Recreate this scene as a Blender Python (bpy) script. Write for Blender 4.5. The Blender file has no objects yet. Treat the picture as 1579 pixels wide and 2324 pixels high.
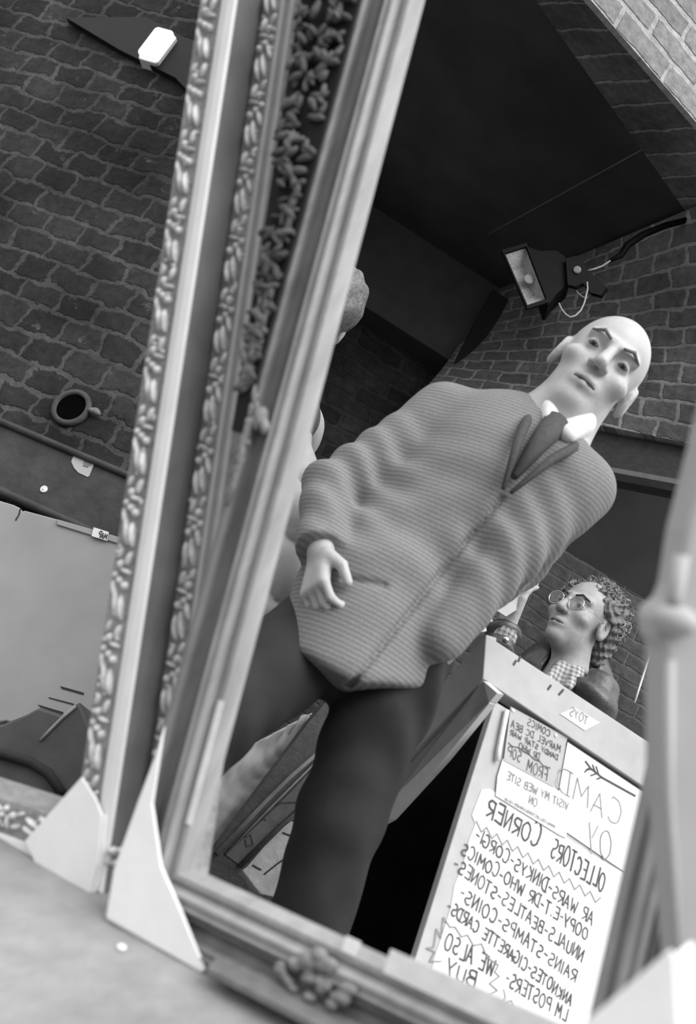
import bpy, math, random
import numpy as np
from mathutils import Vector, Matrix, noise as mnoise

rng = random.Random(11)
S = bpy.context.scene
COL = S.collection
V = Vector
PI = math.pi

# ------------------------------------------------------------------ camera
FPX, PW, PH = 2300.0, 1579.0, 2324.0
PITCH, ROLL = math.radians(20), math.radians(28)
EYE = V((0, 0, 0.4))
FW = V((0, math.cos(PITCH), math.sin(PITCH)))
UP0 = V((0, -math.sin(PITCH), math.cos(PITCH)))
CX = math.cos(ROLL) * V((1, 0, 0)) + math.sin(ROLL) * UP0
CY = -math.sin(ROLL) * V((1, 0, 0)) + math.cos(ROLL) * UP0
cam = bpy.data.cameras.new('camera')
cam.sensor_fit = 'VERTICAL'
cam.sensor_height = 36.0
cam.sensor_width = 24.46
cam.lens = 36.0 * FPX / PH
cam.clip_start = 0.05
cam.dof.use_dof = True
cam.dof.focus_distance = 2.75
cam.dof.aperture_fstop = 3.4
camo = bpy.data.objects.new('camera', cam)
COL.objects.link(camo)
camo.matrix_world = Matrix(((CX.x, CY.x, -FW.x, EYE.x), (CX.y, CY.y, -FW.y, EYE.y), (CX.z, CY.z, -FW.z, EYE.z), (0, 0, 0, 1)))
S.camera = camo

# ------------------------------------------------------------------ light
S.view_settings.view_transform = 'Standard'
S.view_settings.look = 'None'
S.view_settings.gamma = 1
S.view_settings.exposure = 0.75
S.view_settings.use_curve_mapping = False
w = bpy.data.worlds.new('sky')
S.world = w
w.use_nodes = True
nt = w.node_tree
bg = nt.nodes['Background']
tc = nt.nodes.new('ShaderNodeTexCoord')
sx = nt.nodes.new('ShaderNodeSeparateXYZ')
mr = nt.nodes.new('ShaderNodeMapRange')
nt.links.new(tc.outputs['Generated'], sx.inputs[0])
nt.links.new(sx.outputs['Z'], mr.inputs['Value'])
mr.inputs['From Min'].default_value = -0.25
mr.inputs['From Max'].default_value = 0.7
mr.inputs['To Min'].default_value = 0.12
mr.inputs['To Max'].default_value = 1.25
nt.links.new(mr.outputs[0], bg.inputs['Strength'])
bg.inputs['Color'].default_value = (1, 1, 1, 1)
sun = bpy.data.lights.new('daylight', 'SUN')
sun.energy = 1.9
sun.angle = math.radians(50)
suno = bpy.data.objects.new('daylight', sun)
COL.objects.link(suno)
SUN_FROM = V((0.62, -1.0, 0.95)).normalized()
suno.rotation_euler = SUN_FROM.to_track_quat('Z', 'Y').to_euler()


# ------------------------------------------------------------------ layout helpers
def ray(px, py):
    return FW + (px - PW / 2) / FPX * CX + (PH / 2 - py) / FPX * CY


def at_d(px, py, d):
    return EYE + ray(px, py) * d


def at_y(px, py, y):
    r = ray(px, py)
    return EYE + r * (y / r.y)


def at_z(px, py, z):
    r = ray(px, py)
    return EYE + r * ((z - EYE.z) / r.z)


def on_plane(px, py, p0, n):
    r = ray(px, py)
    return EYE + r * ((p0 - EYE).dot(n) / r.dot(n))


def cvec(x, y, z):
    return x * CX + y * CY + z * FW


# ------------------------------------------------------------------ materials
def new_mat(name):
    m = bpy.data.materials.new(name)
    m.use_nodes = True
    return m, m.node_tree, m.node_tree.nodes['Principled BSDF']


def g4(v):
    return (v, v, v, 1)


def mat(name, v, rough=0.7, amp=0.15, scale=25.0, bump=0.0, bscale=None, spec=0.3, stretch=None, detail=4.0, big=0.0, metal=0.0, sheen=0.0):
    """grey surface with uneven tone; v is the linear albedo"""
    m, t, b = new_mat(name)
    N = t.nodes.new
    L = t.links.new
    c = N('ShaderNodeTexCoord')
    mp = N('ShaderNodeMapping')
    L(c.outputs['Object'], mp.inputs[0])
    if stretch:
        mp.inputs['Scale'].default_value = stretch
    n1 = N('ShaderNodeTexNoise')
    n1.inputs['Scale'].default_value = scale
    n1.inputs['Detail'].default_value = detail
    L(mp.outputs[0], n1.inputs['Vector'])
    r = N('ShaderNodeMapRange')
    r.inputs['From Min'].default_value = 0.25
    r.inputs['From Max'].default_value = 0.75
    r.inputs['To Min'].default_value = v * (1 - amp)
    r.inputs['To Max'].default_value = v * (1 + amp)
    L(n1.outputs['Fac'], r.inputs['Value'])
    out = r.outputs[0]
    if big:
        n2 = N('ShaderNodeTexNoise')
        n2.inputs['Scale'].default_value = scale * 0.16
        n2.inputs['Detail'].default_value = 3
        L(c.outputs['Object'], n2.inputs['Vector'])
        r2 = N('ShaderNodeMapRange')
        r2.inputs['From Min'].default_value = 0.3
        r2.inputs['From Max'].default_value = 0.7
        r2.inputs['To Min'].default_value = 1 - big
        r2.inputs['To Max'].default_value = 1 + big
        L(n2.outputs['Fac'], r2.inputs['Value'])
        mu = N('ShaderNodeMath')
        mu.operation = 'MULTIPLY'
        L(out, mu.inputs[0])
        L(r2.outputs[0], mu.inputs[1])
        out = mu.outputs[0]
    L(out, b.inputs['Base Color'])
    b.inputs['Roughness'].default_value = rough
    b.inputs['Specular IOR Level'].default_value = spec
    b.inputs['Metallic'].default_value = metal
    if sheen:
        b.inputs['Sheen Weight'].default_value = sheen
    if bump:
        nb = N('ShaderNodeTexNoise')
        nb.inputs['Scale'].default_value = bscale or scale * 3
        nb.inputs['Detail'].default_value = 5
        L(mp.outputs[0], nb.inputs['Vector'])
        bp = N('ShaderNodeBump')
        bp.inputs['Strength'].default_value = bump
        bp.inputs['Distance'].default_value = 0.01
        L(nb.outputs['Fac'], bp.inputs['Height'])
        L(bp.outputs[0], b.inputs['Normal'])
    return m


def brick_mat(name, c1, c2, mortar, bw=0.225, rh=0.075, ms=0.011, distort=0.016, rough=0.9, stain=0.45, patch=0.0, bump=0.9):
    m, t, b = new_mat(name)
    N = t.nodes.new
    L = t.links.new
    uv = N('ShaderNodeUVMap')
    uv.uv_map = 'UVMap'
    nd = N('ShaderNodeTexNoise')
    nd.inputs['Scale'].default_value = 7
    nd.inputs['Detail'].default_value = 5
    nd.inputs['Roughness'].default_value = 0.65
    L(uv.outputs[0], nd.inputs['Vector'])
    sub = N('ShaderNodeVectorMath')
    sub.operation = 'SUBTRACT'
    sub.inputs[1].default_value = (0.5, 0.5, 0.5)
    L(nd.outputs['Color'], sub.inputs[0])
    sc = N('ShaderNodeVectorMath')
    sc.operation = 'SCALE'
    sc.inputs['Scale'].default_value = distort * 4
    L(sub.outputs[0], sc.inputs[0])
    ad = N('ShaderNodeVectorMath')
    L(uv.outputs[0], ad.inputs[0])
    L(sc.outputs[0], ad.inputs[1])
    br = N('ShaderNodeTexBrick')
    br.inputs['Scale'].default_value = 1
    br.inputs['Brick Width'].default_value = bw
    br.inputs['Row Height'].default_value = rh
    br.inputs['Mortar Size'].default_value = ms
    br.inputs['Mortar Smooth'].default_value = 0.5
    br.inputs['Bias'].default_value = -0.1
    br.inputs['Color1'].default_value = g4(c1)
    br.inputs['Color2'].default_value = g4(c2)
    br.inputs['Mortar'].default_value = g4(mortar)
    L(ad.outputs[0], br.inputs['Vector'])
    n1 = N('ShaderNodeTexNoise')
    n1.inputs['Scale'].default_value = 30
    n1.inputs['Detail'].default_value = 8
    n1.inputs['Roughness'].default_value = 0.7
    L(uv.outputs[0], n1.inputs['Vector'])
    n2 = N('ShaderNodeTexNoise')
    n2.inputs['Scale'].default_value = 2.6
    n2.inputs['Detail'].default_value = 4
    L(uv.outputs[0], n2.inputs['Vector'])
    ra = N('ShaderNodeMapRange')
    ra.inputs['From Min'].default_value = 0.3
    ra.inputs['From Max'].default_value = 0.7
    ra.inputs['To Min'].default_value = 0.62
    ra.inputs['To Max'].default_value = 1.4
    L(n1.outputs['Fac'], ra.inputs['Value'])
    rb = N('ShaderNodeMapRange')
    rb.inputs['From Min'].default_value = 0.32
    rb.inputs['From Max'].default_value = 0.68
    rb.inputs['To Min'].default_value = 1 - stain
    rb.inputs['To Max'].default_value = 1 + stain
    L(n2.outputs['Fac'], rb.inputs['Value'])
    mu = N('ShaderNodeMath')
    mu.operation = 'MULTIPLY'
    L(ra.outputs[0], mu.inputs[0])
    L(rb.outputs[0], mu.inputs[1])
    vm = N('ShaderNodeVectorMath')
    vm.operation = 'SCALE'
    L(br.outputs['Color'], vm.inputs[0])
    L(mu.outputs[0], vm.inputs['Scale'])
    col = vm.outputs[0]
    if patch:
        n3 = N('ShaderNodeTexNoise')
        n3.inputs['Scale'].default_value = 9
        n3.inputs['Detail'].default_value = 7
        n3.inputs['Roughness'].default_value = 0.7
        L(uv.outputs[0], n3.inputs['Vector'])
        rp = N('ShaderNodeMapRange')
        rp.inputs['From Min'].default_value = 0.62
        rp.inputs['From Max'].default_value = 0.72
        L(n3.outputs['Fac'], rp.inputs['Value'])
        mx = N('ShaderNodeMix')
        mx.data_type = 'RGBA'
        L(rp.outputs[0], mx.inputs['Factor'])
        L(col, mx.inputs[6])
        mx.inputs[7].default_value = g4(patch)
        col = mx.outputs[2]
    L(col, b.inputs['Base Color'])
    b.inputs['Roughness'].default_value = rough
    b.inputs['Specular IOR Level'].default_value = 0.2
    ma = N('ShaderNodeMath')
    ma.operation = 'MULTIPLY_ADD'
    L(br.outputs['Fac'], ma.inputs[0])
    ma.inputs[1].default_value = -0.7
    L(n1.outputs['Fac'], ma.inputs[2])
    bp = N('ShaderNodeBump')
    bp.inputs['Strength'].default_value = bump
    bp.inputs['Distance'].default_value = 0.012
    L(ma.outputs[0], bp.inputs['Height'])
    L(bp.outputs[0], b.inputs['Normal'])
    return m


def weave_mat(name, v, v2, scale=230.0, rough=0.9, amp=0.12, axis='Z', distort=2.0):
    m, t, b = new_mat(name)
    N = t.nodes.new
    L = t.links.new
    c = N('ShaderNodeTexCoord')
    wv = N('ShaderNodeTexWave')
    wv.bands_direction = axis
    wv.inputs['Scale'].default_value = scale / 20.0
    wv.inputs['Distortion'].default_value = distort
    wv.inputs['Detail'].default_value = 2
    wv.inputs['Detail Scale'].default_value = 1.5
    L(c.outputs['Object'], wv.inputs['Vector'])
    n1 = N('ShaderNodeTexNoise')
    n1.inputs['Scale'].default_value = 260
    n1.inputs['Detail'].default_value = 3
    L(c.outputs['Object'], n1.inputs['Vector'])
    r = N('ShaderNodeMapRange')
    r.inputs['To Min'].default_value = v
    r.inputs['To Max'].default_value = v2
    L(wv.outputs['Fac'], r.inputs['Value'])
    r2 = N('ShaderNodeMapRange')
    r2.inputs['From Min'].default_value = 0.3
    r2.inputs['From Max'].default_value = 0.7
    r2.inputs['To Min'].default_value = 1 - amp
    r2.inputs['To Max'].default_value = 1 + amp
    L(n1.outputs['Fac'], r2.inputs['Value'])
    mu = N('ShaderNodeMath')
    mu.operation = 'MULTIPLY'
    L(r.outputs[0], mu.inputs[0])
    L(r2.outputs[0], mu.inputs[1])
    L(mu.outputs[0], b.inputs['Base Color'])
    b.inputs['Roughness'].default_value = rough
    b.inputs['Specular IOR Level'].default_value = 0.15
    return m


def check_mat(name, lo, hi, scale=140.0):
    m, t, b = new_mat(name)
    N = t.nodes.new
    L = t.links.new
    c = N('ShaderNodeTexCoord')
    outs = []
    for ax in ('X', 'Z'):
        wv = N('ShaderNodeTexWave')
        wv.bands_direction = ax
        wv.inputs['Scale'].default_value = scale / 4
        wv.inputs['Distortion'].default_value = 0.3
        L(c.outputs['Object'], wv.inputs['Vector'])
        outs.append(wv.outputs['Fac'])
    mu = N('ShaderNodeMath')
    mu.operation = 'ADD'
    L(outs[0], mu.inputs[0])
    L(outs[1], mu.inputs[1])
    r = N('ShaderNodeMapRange')
    r.inputs['From Max'].default_value = 2
    r.inputs['To Min'].default_value = lo
    r.inputs['To Max'].default_value = hi
    L(mu.outputs[0], r.inputs['Value'])
    L(r.outputs[0], b.inputs['Base Color'])
    b.inputs['Roughness'].default_value = 0.85
    return m


def glass_mat(name):
    m, t, b = new_mat(name)
    b.inputs['Base Color'].default_value = g4(0.95)
    b.inputs['Roughness'].default_value = 0.02
    b.inputs['Transmission Weight'].default_value = 0.95
    b.inputs['IOR'].default_value = 1.03
    return m


M = dict(
    brick_dark=brick_mat('old dark brick', 0.028, 0.050, 0.085, bw=0.165, rh=0.098, distort=0.026, ms=0.012, patch=0.16, stain=0.5),
    brick_back=brick_mat('sooty brick', 0.028, 0.055, 0.05, patch=0.12, distort=0.02),  # dark brick tones with a few lighter patches
    brick_side=brick_mat('worn vault brick', 0.13, 0.20, 0.33, bw=0.13, rh=0.082, distort=0.016, ms=0.010, stain=0.3),
    brick_ring=brick_mat('soldier brick', 0.12, 0.18, 0.28, bw=0.60, rh=0.105, distort=0.014, ms=0.008),
    brick_face=brick_mat('pale stock brick', 0.22, 0.30, 0.40, bw=0.225, rh=0.09, distort=0.010, ms=0.012, stain=0.15),
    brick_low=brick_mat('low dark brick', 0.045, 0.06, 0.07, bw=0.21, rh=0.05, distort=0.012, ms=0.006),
    soffit=mat('dark painted soffit', 0.05, 0.8, 0.25, 6, 0.1, big=0.3),
    beam=mat('dark grey beam', 0.07, 0.8, 0.2, 10, 0.1),
    black_paint=mat('black paint', 0.012, 0.6, 0.2, 12),
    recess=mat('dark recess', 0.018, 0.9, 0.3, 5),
    ledge=mat('worn dark ledge', 0.04, 0.6, 0.35, 14, 0.3, big=0.35),
    lintel=mat('dark timber', 0.05, 0.7, 0.25, 30, 0.2, stretch=(0.3, 2, 2)),
    edge=mat('grey timber edge', 0.16, 0.7, 0.2, 20),
    floor=mat('grey flagstone', 0.20, 0.9, 0.25, 10, 0.3),
    pavement=mat('pale worn concrete', 0.29, 0.85, 0.14, 24, 0.35, big=0.14),
    card=mat('white card', 0.90, 0.8, 0.03, 30, 0.05),
    card_grey=mat('grey card', 0.42, 0.8, 0.05, 30),
    gilt=mat('tarnished gilt', 0.24, 0.40, 0.30, 60, 0.3, spec=0.6, big=0.2),
    gilt_hi=mat('bright gilt relief', 0.60, 0.30, 0.35, 80, 0.2, spec=0.8),
    pale_band=mat('pale gilt band', 0.80, 0.5, 0.06, 40, stretch=(1, 1, 0.1)),
    mid_band=mat('grey gilt band', 0.50, 0.5, 0.1, 40),
    side_wood=mat('grey frame side', 0.15, 0.6, 0.2, 16, big=0.25),
    frame_dark=mat('dark frame wood', 0.18, 0.45, 0.25, 40, 0.15, spec=0.5, stretch=(1, 1, 0.2)),
    frame_mid=mat('mid frame wood', 0.33, 0.42, 0.2, 45, 0.15, spec=0.5, stretch=(1, 1, 0.2)),
    carve=mat('carved leaf', 0.25, 0.6, 0.3, 40, 0.3),
    carve_dark=mat('dark carved leaf', 0.10, 0.7, 0.6, 40, 0.3, big=0.3),
    backing=mat('black backing', 0.008, 0.8, 0.2, 20),
    lip=mat('white taped lip', 0.75, 0.6, 0.10, 60),  # white for stud, sleeve, cord and the painted bevel reflection
    post=mat('pale grey post', 0.42, 0.6, 0.08, 12),
    skin=mat('skin', 0.42, 0.45, 0.08, 40, 0.06, spec=0.4),
    skin2=mat('weathered skin', 0.33, 0.5, 0.12, 60, 0.12, bscale=260, spec=0.4),
    lips=mat('lips', 0.10, 0.5, 0.1, 60),
    hair=mat('grey hair', 0.14, 0.5, 0.5, 120, 0.4, spec=0.5),
    brow_grey=mat('grey brows', 0.16, 0.7, 0.3, 100),
    hair_dark=mat('dark brows', 0.045, 0.7, 0.3, 100),
    eye=mat('eye', 0.13, 0.2, 0.05, 30),
    iris=mat('dark iris', 0.02, 0.2, 0.05, 30),
    tweed=weave_mat('ribbed tweed', 0.15, 0.22, 700, axis='Z', distort=0.6),
    lapel=mat('dark lapel', 0.06, 0.85, 0.2, 120),
    shirt=mat('white shirt', 0.72, 0.75, 0.05, 60),
    trousers=mat('charcoal trousers', 0.02, 0.85, 0.25, 14, 0.1),
    puffer=mat('padded grey nylon', 0.36, 0.5, 0.1, 20, 0.1, spec=0.4),
    hood=mat('dark grey hood', 0.06, 0.8, 0.2, 30),
    leather=mat('dark waxed jacket', 0.05, 0.38, 0.35, 30, 0.35, bscale=40, spec=0.6),
    checks=check_mat('checked cotton', 0.12, 0.5, 90),
    steel=mat('steel', 0.5, 0.25, 0.1, 40, metal=1.0),
    wire=mat('grey wire', 0.35, 0.4, 0.1, 40),
    lamp_black=mat('black lamp casing', 0.005, 0.6, 0.2, 30, spec=0.08),
    reflector=mat('dimpled reflector', 0.34, 0.35, 0.35, 160, 0.6, bscale=260, spec=0.6),
    washer=mat('grey knob', 0.22, 0.5, 0.1, 60),
    board=mat('pale board', 0.42, 0.8, 0.07, 30, big=0.07),
    board_edge=mat('grey board edge', 0.30, 0.8, 0.08, 30),
    batten=mat('white batten', 0.58, 0.75, 0.08, 30),
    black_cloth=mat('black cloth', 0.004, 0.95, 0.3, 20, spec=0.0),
    paper=mat('white paper', 0.66, 0.8, 0.03, 20),
    paper_grey=mat('grey card paper', 0.40, 0.8, 0.04, 20),
    ink=mat('marker ink', 0.07, 0.8, 0.25, 80),
    ink_faint=mat('thin ink', 0.22, 0.8, 0.15, 80),
    bin=mat('pale grey plastic', 0.29, 0.55, 0.07, 9, 0.05, big=0.12),
    slot=mat('dark slot', 0.03, 0.8, 0.1, 20),
    holdall=mat('dark grey vinyl', 0.075, 0.5, 0.2, 12, 0.1),
    sack=mat('pale wrinkled sheet', 0.36, 0.6, 0.14, 40, 0.5, bscale=35, stretch=(1, 1, 0.3)),
    plank=mat('dark plank', 0.04, 0.6, 0.3, 30, 0.2),
    plank_edge=mat('plank edge', 0.13, 0.6, 0.2, 30),
    slab=mat('pale cracked slab', 0.38, 0.85, 0.2, 24, 0.3),
    pipe=mat('dark iron pipe', 0.055, 0.5, 0.3, 30, 0.2),
    void=mat('pipe void', 0.003, 0.9, 0.1, 10, spec=0.0),
)
GLASS = glass_mat('spectacle glass')


# ------------------------------------------------------------------ mesh helpers
class MB:
    def __init__(self):
        self.v, self.f, self.uv = [], [], {}

    def add(self, vs, fs):
        o = len(self.v)
        self.v += [tuple(p) for p in vs]
        self.f += [tuple(i + o for i in f) for f in fs]

    def box(self, c, ax, ay, az, hx, hy, hz):
        vs = []
        for k in (-1, 1):
            for j in (-1, 1):
                for i in (-1, 1):
                    vs.append(c + ax * hx * i + ay * hy * j + az * hz * k)
        self.add(vs, [(0, 2, 3, 1), (4, 5, 7, 6), (0, 1, 5, 4), (2, 6, 7, 3), (0, 4, 6, 2), (1, 3, 7, 5)])

    def prism(self, poly, d):
        n = len(poly)
        vs = list(poly) + [p + d for p in poly]
        fs = [tuple(range(n - 1, -1, -1)), tuple(range(n, 2 * n))]
        fs += [(i, (i + 1) % n, n + (i + 1) % n, n + i) for i in range(n)]
        self.add(vs, fs)

    def tube(self, pts, rad, seg=8, cap=True):
        n = len(pts)
        if not hasattr(rad, '__len__'):
            rad = [rad] * n
        rings = []
        up = None
        for i in range(n):
            t = (pts[min(i + 1, n - 1)] - pts[max(i - 1, 0)]).normalized()
            if up is None:
                up = t.orthogonal().normalized()
            else:
                up = (up - t * up.dot(t))
                up = up.normalized() if up.length > 1e-6 else t.orthogonal().normalized()
            bi = t.cross(up)
            rings.append([pts[i] + (up * math.cos(a) + bi * math.sin(a)) * rad[i] for a in [2 * PI * k / seg for k in range(seg)]])
        self.loft(rings, cap)

    def loft(self, rings, cap=True, closed=True):
        n, s = len(rings), len(rings[0])
        vs = [p for r in rings for p in r]
        fs = []
        for i in range(n - 1):
            for k in range(s if closed else s - 1):
                fs.append((i * s + k, i * s + (k + 1) % s, (i + 1) * s + (k + 1) % s, (i + 1) * s + k))
        if cap and closed:
            fs.append(tuple(range(s - 1, -1, -1)))
            fs.append(tuple((n - 1) * s + k for k in range(s)))
        self.add(vs, fs)

    def ellipsoid(self, c, ax, ay, az, seg=10, rows=6):
        rings = []
        for i in range(rows + 1):
            th = PI * (0.02 + 0.96 * i / rows)
            rings.append([c + az * math.cos(th) + (ax * math.cos(a) + ay * math.sin(a)) * math.sin(th) for a in [2 * PI * k / seg for k in range(seg)]])
        self.loft(rings)

    def lathe(self, c, axis, prof, seg=28):
        a = axis.normalized()
        u = a.orthogonal().normalized()
        b = a.cross(u)
        self.loft([[c + a * h + (u * math.cos(t) + b * math.sin(t)) * r for t in [2 * PI * k / seg for k in range(seg)]] for r, h in prof], cap=True)

    def ribbon(self, pts, width, nrm):
        # each stroke segment is a small overlapping bar, so sharp corners keep their weight
        hw_ = width * 0.5
        for i in range(len(pts) - 1):
            t = pts[i + 1] - pts[i]
            if t.length < 1e-9:
                continue
            t.normalize()
            sd = nrm.cross(t).normalized() * hw_
            a, e = pts[i] - t * hw_ * .7, pts[i + 1] + t * hw_ * .7
            z = nrm * (0.00004 * (i % 3))
            self.add([a + sd + z, e + sd + z, e - sd + z, a - sd + z], [(0, 1, 2, 3)])

    def build(self, name, m, parent=None, smooth=False, bevel=0.0, uvs=None):
        me = bpy.data.meshes.new(name)
        inv = None
        vs = self.v
        if parent is not None:
            o = root_loc(parent)
            vs = [(p[0] - o.x, p[1] - o.y, p[2] - o.z) for p in vs]
        me.from_pydata(vs, [], self.f)
        me.update()
        ob = bpy.data.objects.new(name, me)
        COL.objects.link(ob)
        if parent is not None:
            ob.parent = parent
        me.materials.append(m)
        if smooth:
            me.shade_smooth()
        if bevel:
            md = ob.modifiers.new('bevel', 'BEVEL')
            md.width = bevel
            md.segments = 2
            md.limit_method = 'ANGLE'
        return ob


def root_loc(o):
    l = V((0, 0, 0))
    while o is not None:
        l += o.location
        o = o.parent
    return l


def empty(name, loc, label, cat, group=None):
    o = bpy.data.objects.new(name, None)
    o.empty_display_size = 0.05
    COL.objects.link(o)
    o.location = loc
    return tag(o, label, cat, group)


def tag(o, label, cat, group=None, kind=None):
    o['label'] = label
    o['category'] = cat
    if group:
        o['group'] = group
    if kind:
        o['kind'] = kind
    return o


def struct(o):
    o['kind'] = 'structure'
    return o


def grid_surface(name, corner, m, nu, nv, thick=None):
    """corner(s,t) -> (point, (u,v) metres); a real wall surface with metre UVs, optionally given thickness"""
    vs, uvs, fs = [], [], []
    for j in range(nv + 1):
        for i in range(nu + 1):
            p, uv = corner(i / nu, j / nv)
            vs.append(tuple(p))
            uvs.append(uv)
    for j in range(nv):
        for i in range(nu):
            a = j * (nu + 1) + i
            fs.append((a, a + 1, a + nu + 2, a + nu + 1))
    me = bpy.data.meshes.new(name)
    me.from_pydata(vs, [], fs)
    l = me.uv_layers.new(name='UVMap')
    for poly in me.polygons:
        for li in poly.loop_indices:
            l.data[li].uv = uvs[me.loops[li].vertex_index]
    me.materials.append(m)
    ob = bpy.data.objects.new(name, me)
    COL.objects.link(ob)
    if thick:
        md = ob.modifiers.new('thickness', 'SOLIDIFY')
        md.thickness = abs(thick)
        md.offset = 1.0 if thick > 0 else -1.0
    return struct(ob)


def plane_wall(name, p0, du, dv, w_, h_, m, thick=None, uv0=(0, 0), n=1):
    return grid_surface(name, lambda s, t: (p0 + du * (w_ * s) + dv * (h_ * t), (uv0[0] + w_ * s, uv0[1] + h_ * t)), m, n, n, thick)


# ------------------------------------------------------------------ implicit surfaces for organic bodies
def smin(a, b, k):
    h = np.clip(0.5 + 0.5 * (b - a) / k, 0, 1)
    return b * (1 - h) + a * h - k * h * (1 - h)


def smax(a, b, k):
    return -smin(-a, -b, k)


def cap(P, a, b, ra, rb):
    a = np.array(a, dtype=np.float32)
    b = np.array(b, dtype=np.float32)
    pa = P - a
    ba = b - a
    h = np.clip((pa @ ba) / max(float(ba @ ba), 1e-9), 0, 1)
    return np.sqrt(((pa - h[:, None] * ba) ** 2).sum(1)) - (ra + (rb - ra) * h)


def ell(P, c, r):
    r = np.array(r, dtype=np.float32)
    q = (P - np.array(c, dtype=np.float32)) / r
    k0 = np.sqrt((q * q).sum(1))
    k1 = np.sqrt(((q / r) ** 2).sum(1))
    return k0 * (k0 - 1) / np.maximum(k1, 1e-6)


def sdf_mesh(name, f, lo, hi, h, m, parent, blk=14):
    lo = np.array(lo, dtype=np.float32)
    n = np.ceil((np.array(hi) - lo) / h).astype(int) + 1
    nb = -(-n // blk)
    n = nb * blk
    vals = np.full(tuple(n), 1.0, dtype=np.float32)
    bc = np.stack(np.meshgrid(*[np.arange(k) for k in nb], indexing='ij'), -1).reshape(-1, 3)
    cen = lo + (bc * blk + blk / 2) * h
    dc = f(cen.astype(np.float32))
    near = bc[np.abs(dc) < blk * h * 1.05 + 0.02]
    loc = np.stack(np.meshgrid(*[np.arange(blk)] * 3, indexing='ij'), -1).reshape(-1, 3)
    for i in range(0, len(near), 64):
        ch = near[i:i + 64]
        idx = (ch[:, None, :] * blk + loc[None]).reshape(-1, 3)
        d = f((lo + idx * h).astype(np.float32))
        vals[idx[:, 0], idx[:, 1], idx[:, 2]] = d
    far = np.abs(dc) >= blk * h * 1.05 + 0.02
    for b_, d_ in zip(bc[far], dc[far]):
        if d_ < 0:
            o = b_ * blk
            vals[o[0]:o[0] + blk, o[1]:o[1] + blk, o[2]:o[2] + blk] = -1.0
    sg = vals < 0
    c8 = [(i, j, k) for i in (0, 1) for j in (0, 1) for k in (0, 1)]
    sl = lambda A, o: A[o[0]:A.shape[0] - 1 + o[0], o[1]:A.shape[1] - 1 + o[1], o[2]:A.shape[2] - 1 + o[2]]
    cnt = sum(sl(sg, o).astype(np.int8) for o in c8)
    act = np.argwhere((cnt > 0) & (cnt < 8))
    num = np.zeros((len(act), 3), dtype=np.float64)
    den = np.zeros(len(act))
    val8 = {o: vals[act[:, 0] + o[0], act[:, 1] + o[1], act[:, 2] + o[2]] for o in c8}
    for a in c8:
        for ax in range(3):
            if a[ax] == 0:
                b = list(a)
                b[ax] = 1
                b = tuple(b)
                va, vb = val8[a], val8[b]
                x = (va < 0) != (vb < 0)
                t = np.where(x, va / np.where(x, va - vb, 1), 0)
                p = np.repeat(np.array([a], dtype=float), len(act), 0)
                p[:, ax] += t
                num += p * x[:, None]
                den += x
    pts = lo + (act + num / den[:, None]) * h
    ids = np.full(cnt.shape, -1, dtype=np.int64)
    ids[act[:, 0], act[:, 1], act[:, 2]] = np.arange(len(act))
    faces = []
    for ax in range(3):
        o1 = [0, 0, 0]
        o1[ax] = 1
        A = sg[tuple(slice(0, -1) if i == ax else slice(None) for i in range(3))]
        B = sg[tuple(slice(1, None) if i == ax else slice(None) for i in range(3))]
        e = np.argwhere(A != B)
        u, v_ = [(1, 2), (2, 0), (0, 1)][ax]
        e = e[(e[:, u] > 0) & (e[:, v_] > 0) & (e[:, u] < cnt.shape[u]) & (e[:, v_] < cnt.shape[v_])]
        q = []
        for du, dv in ((-1, -1), (0, -1), (0, 0), (-1, 0)):
            c = e.copy()
            c[:, u] += du
            c[:, v_] += dv
            q.append(ids[c[:, 0], c[:, 1], c[:, 2]])
        q = np.stack(q, 1)
        fl = ~A[e[:, 0], e[:, 1], e[:, 2]]
        q[fl] = q[fl][:, ::-1]
        faces.append(q)
    faces = np.concatenate(faces)
    faces = faces[(faces >= 0).all(1)]
    o = root_loc(parent) if parent is not None else V((0, 0, 0))
    pts = pts - np.array(o)
    me = bpy.data.meshes.new(name)
    me.from_pydata(pts.tolist(), [], faces.tolist())
    me.update()
    me.shade_smooth()
    me.materials.append(m)
    ob = bpy.data.objects.new(name, me)
    COL.objects.link(ob)
    if parent is not None:
        ob.parent = parent
    return ob


def npv(v):
    return np.array([v[0], v[1], v[2]], dtype=np.float32)


# ================================================================== THE SETTING
X3, Y3, Z3 = V((1, 0, 0)), V((0, 1, 0)), V((0, 0, 1))
CEIL = 3.0
# yard floor behind the mirrors' view
plane_wall('floor', V((-3.2, 1.45, 0)), X3, Y3, 6.0, 3.2, M['floor'], thick=-0.1)

# left brick wall, seen in the near left mirror
yawL = math.radians(107)
dL = V((math.sin(yawL), math.cos(yawL), 0))
nL = V((-dL.y, dL.x, 0))
if nL.y > 0:
    nL = -nL
pL = at_y(180, 500, 3.4)
L0 = V((pL.x, pL.y, 0)) - dL * 1.6
plane_wall('wall_left', L0, dL, Z3, 2.35, 3.7, M['brick_dark'], thick=-0.12)


def onL(px, py, off=0.0):
    return on_plane(px, py, pL + nL * off, nL)


# back wall
c1, c2 = at_z(800, 490, CEIL), at_z(1110, 690, CEIL)
dB = (c2 - c1).normalized()
nB = V((dB.y, -dB.x, 0))
B0 = V((c1.x, c1.y, 0)) - dB * .4
plane_wall('wall_back', B0, dB, Z3, 2.8, 3.05, M['brick_back'], thick=-0.12)

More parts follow.
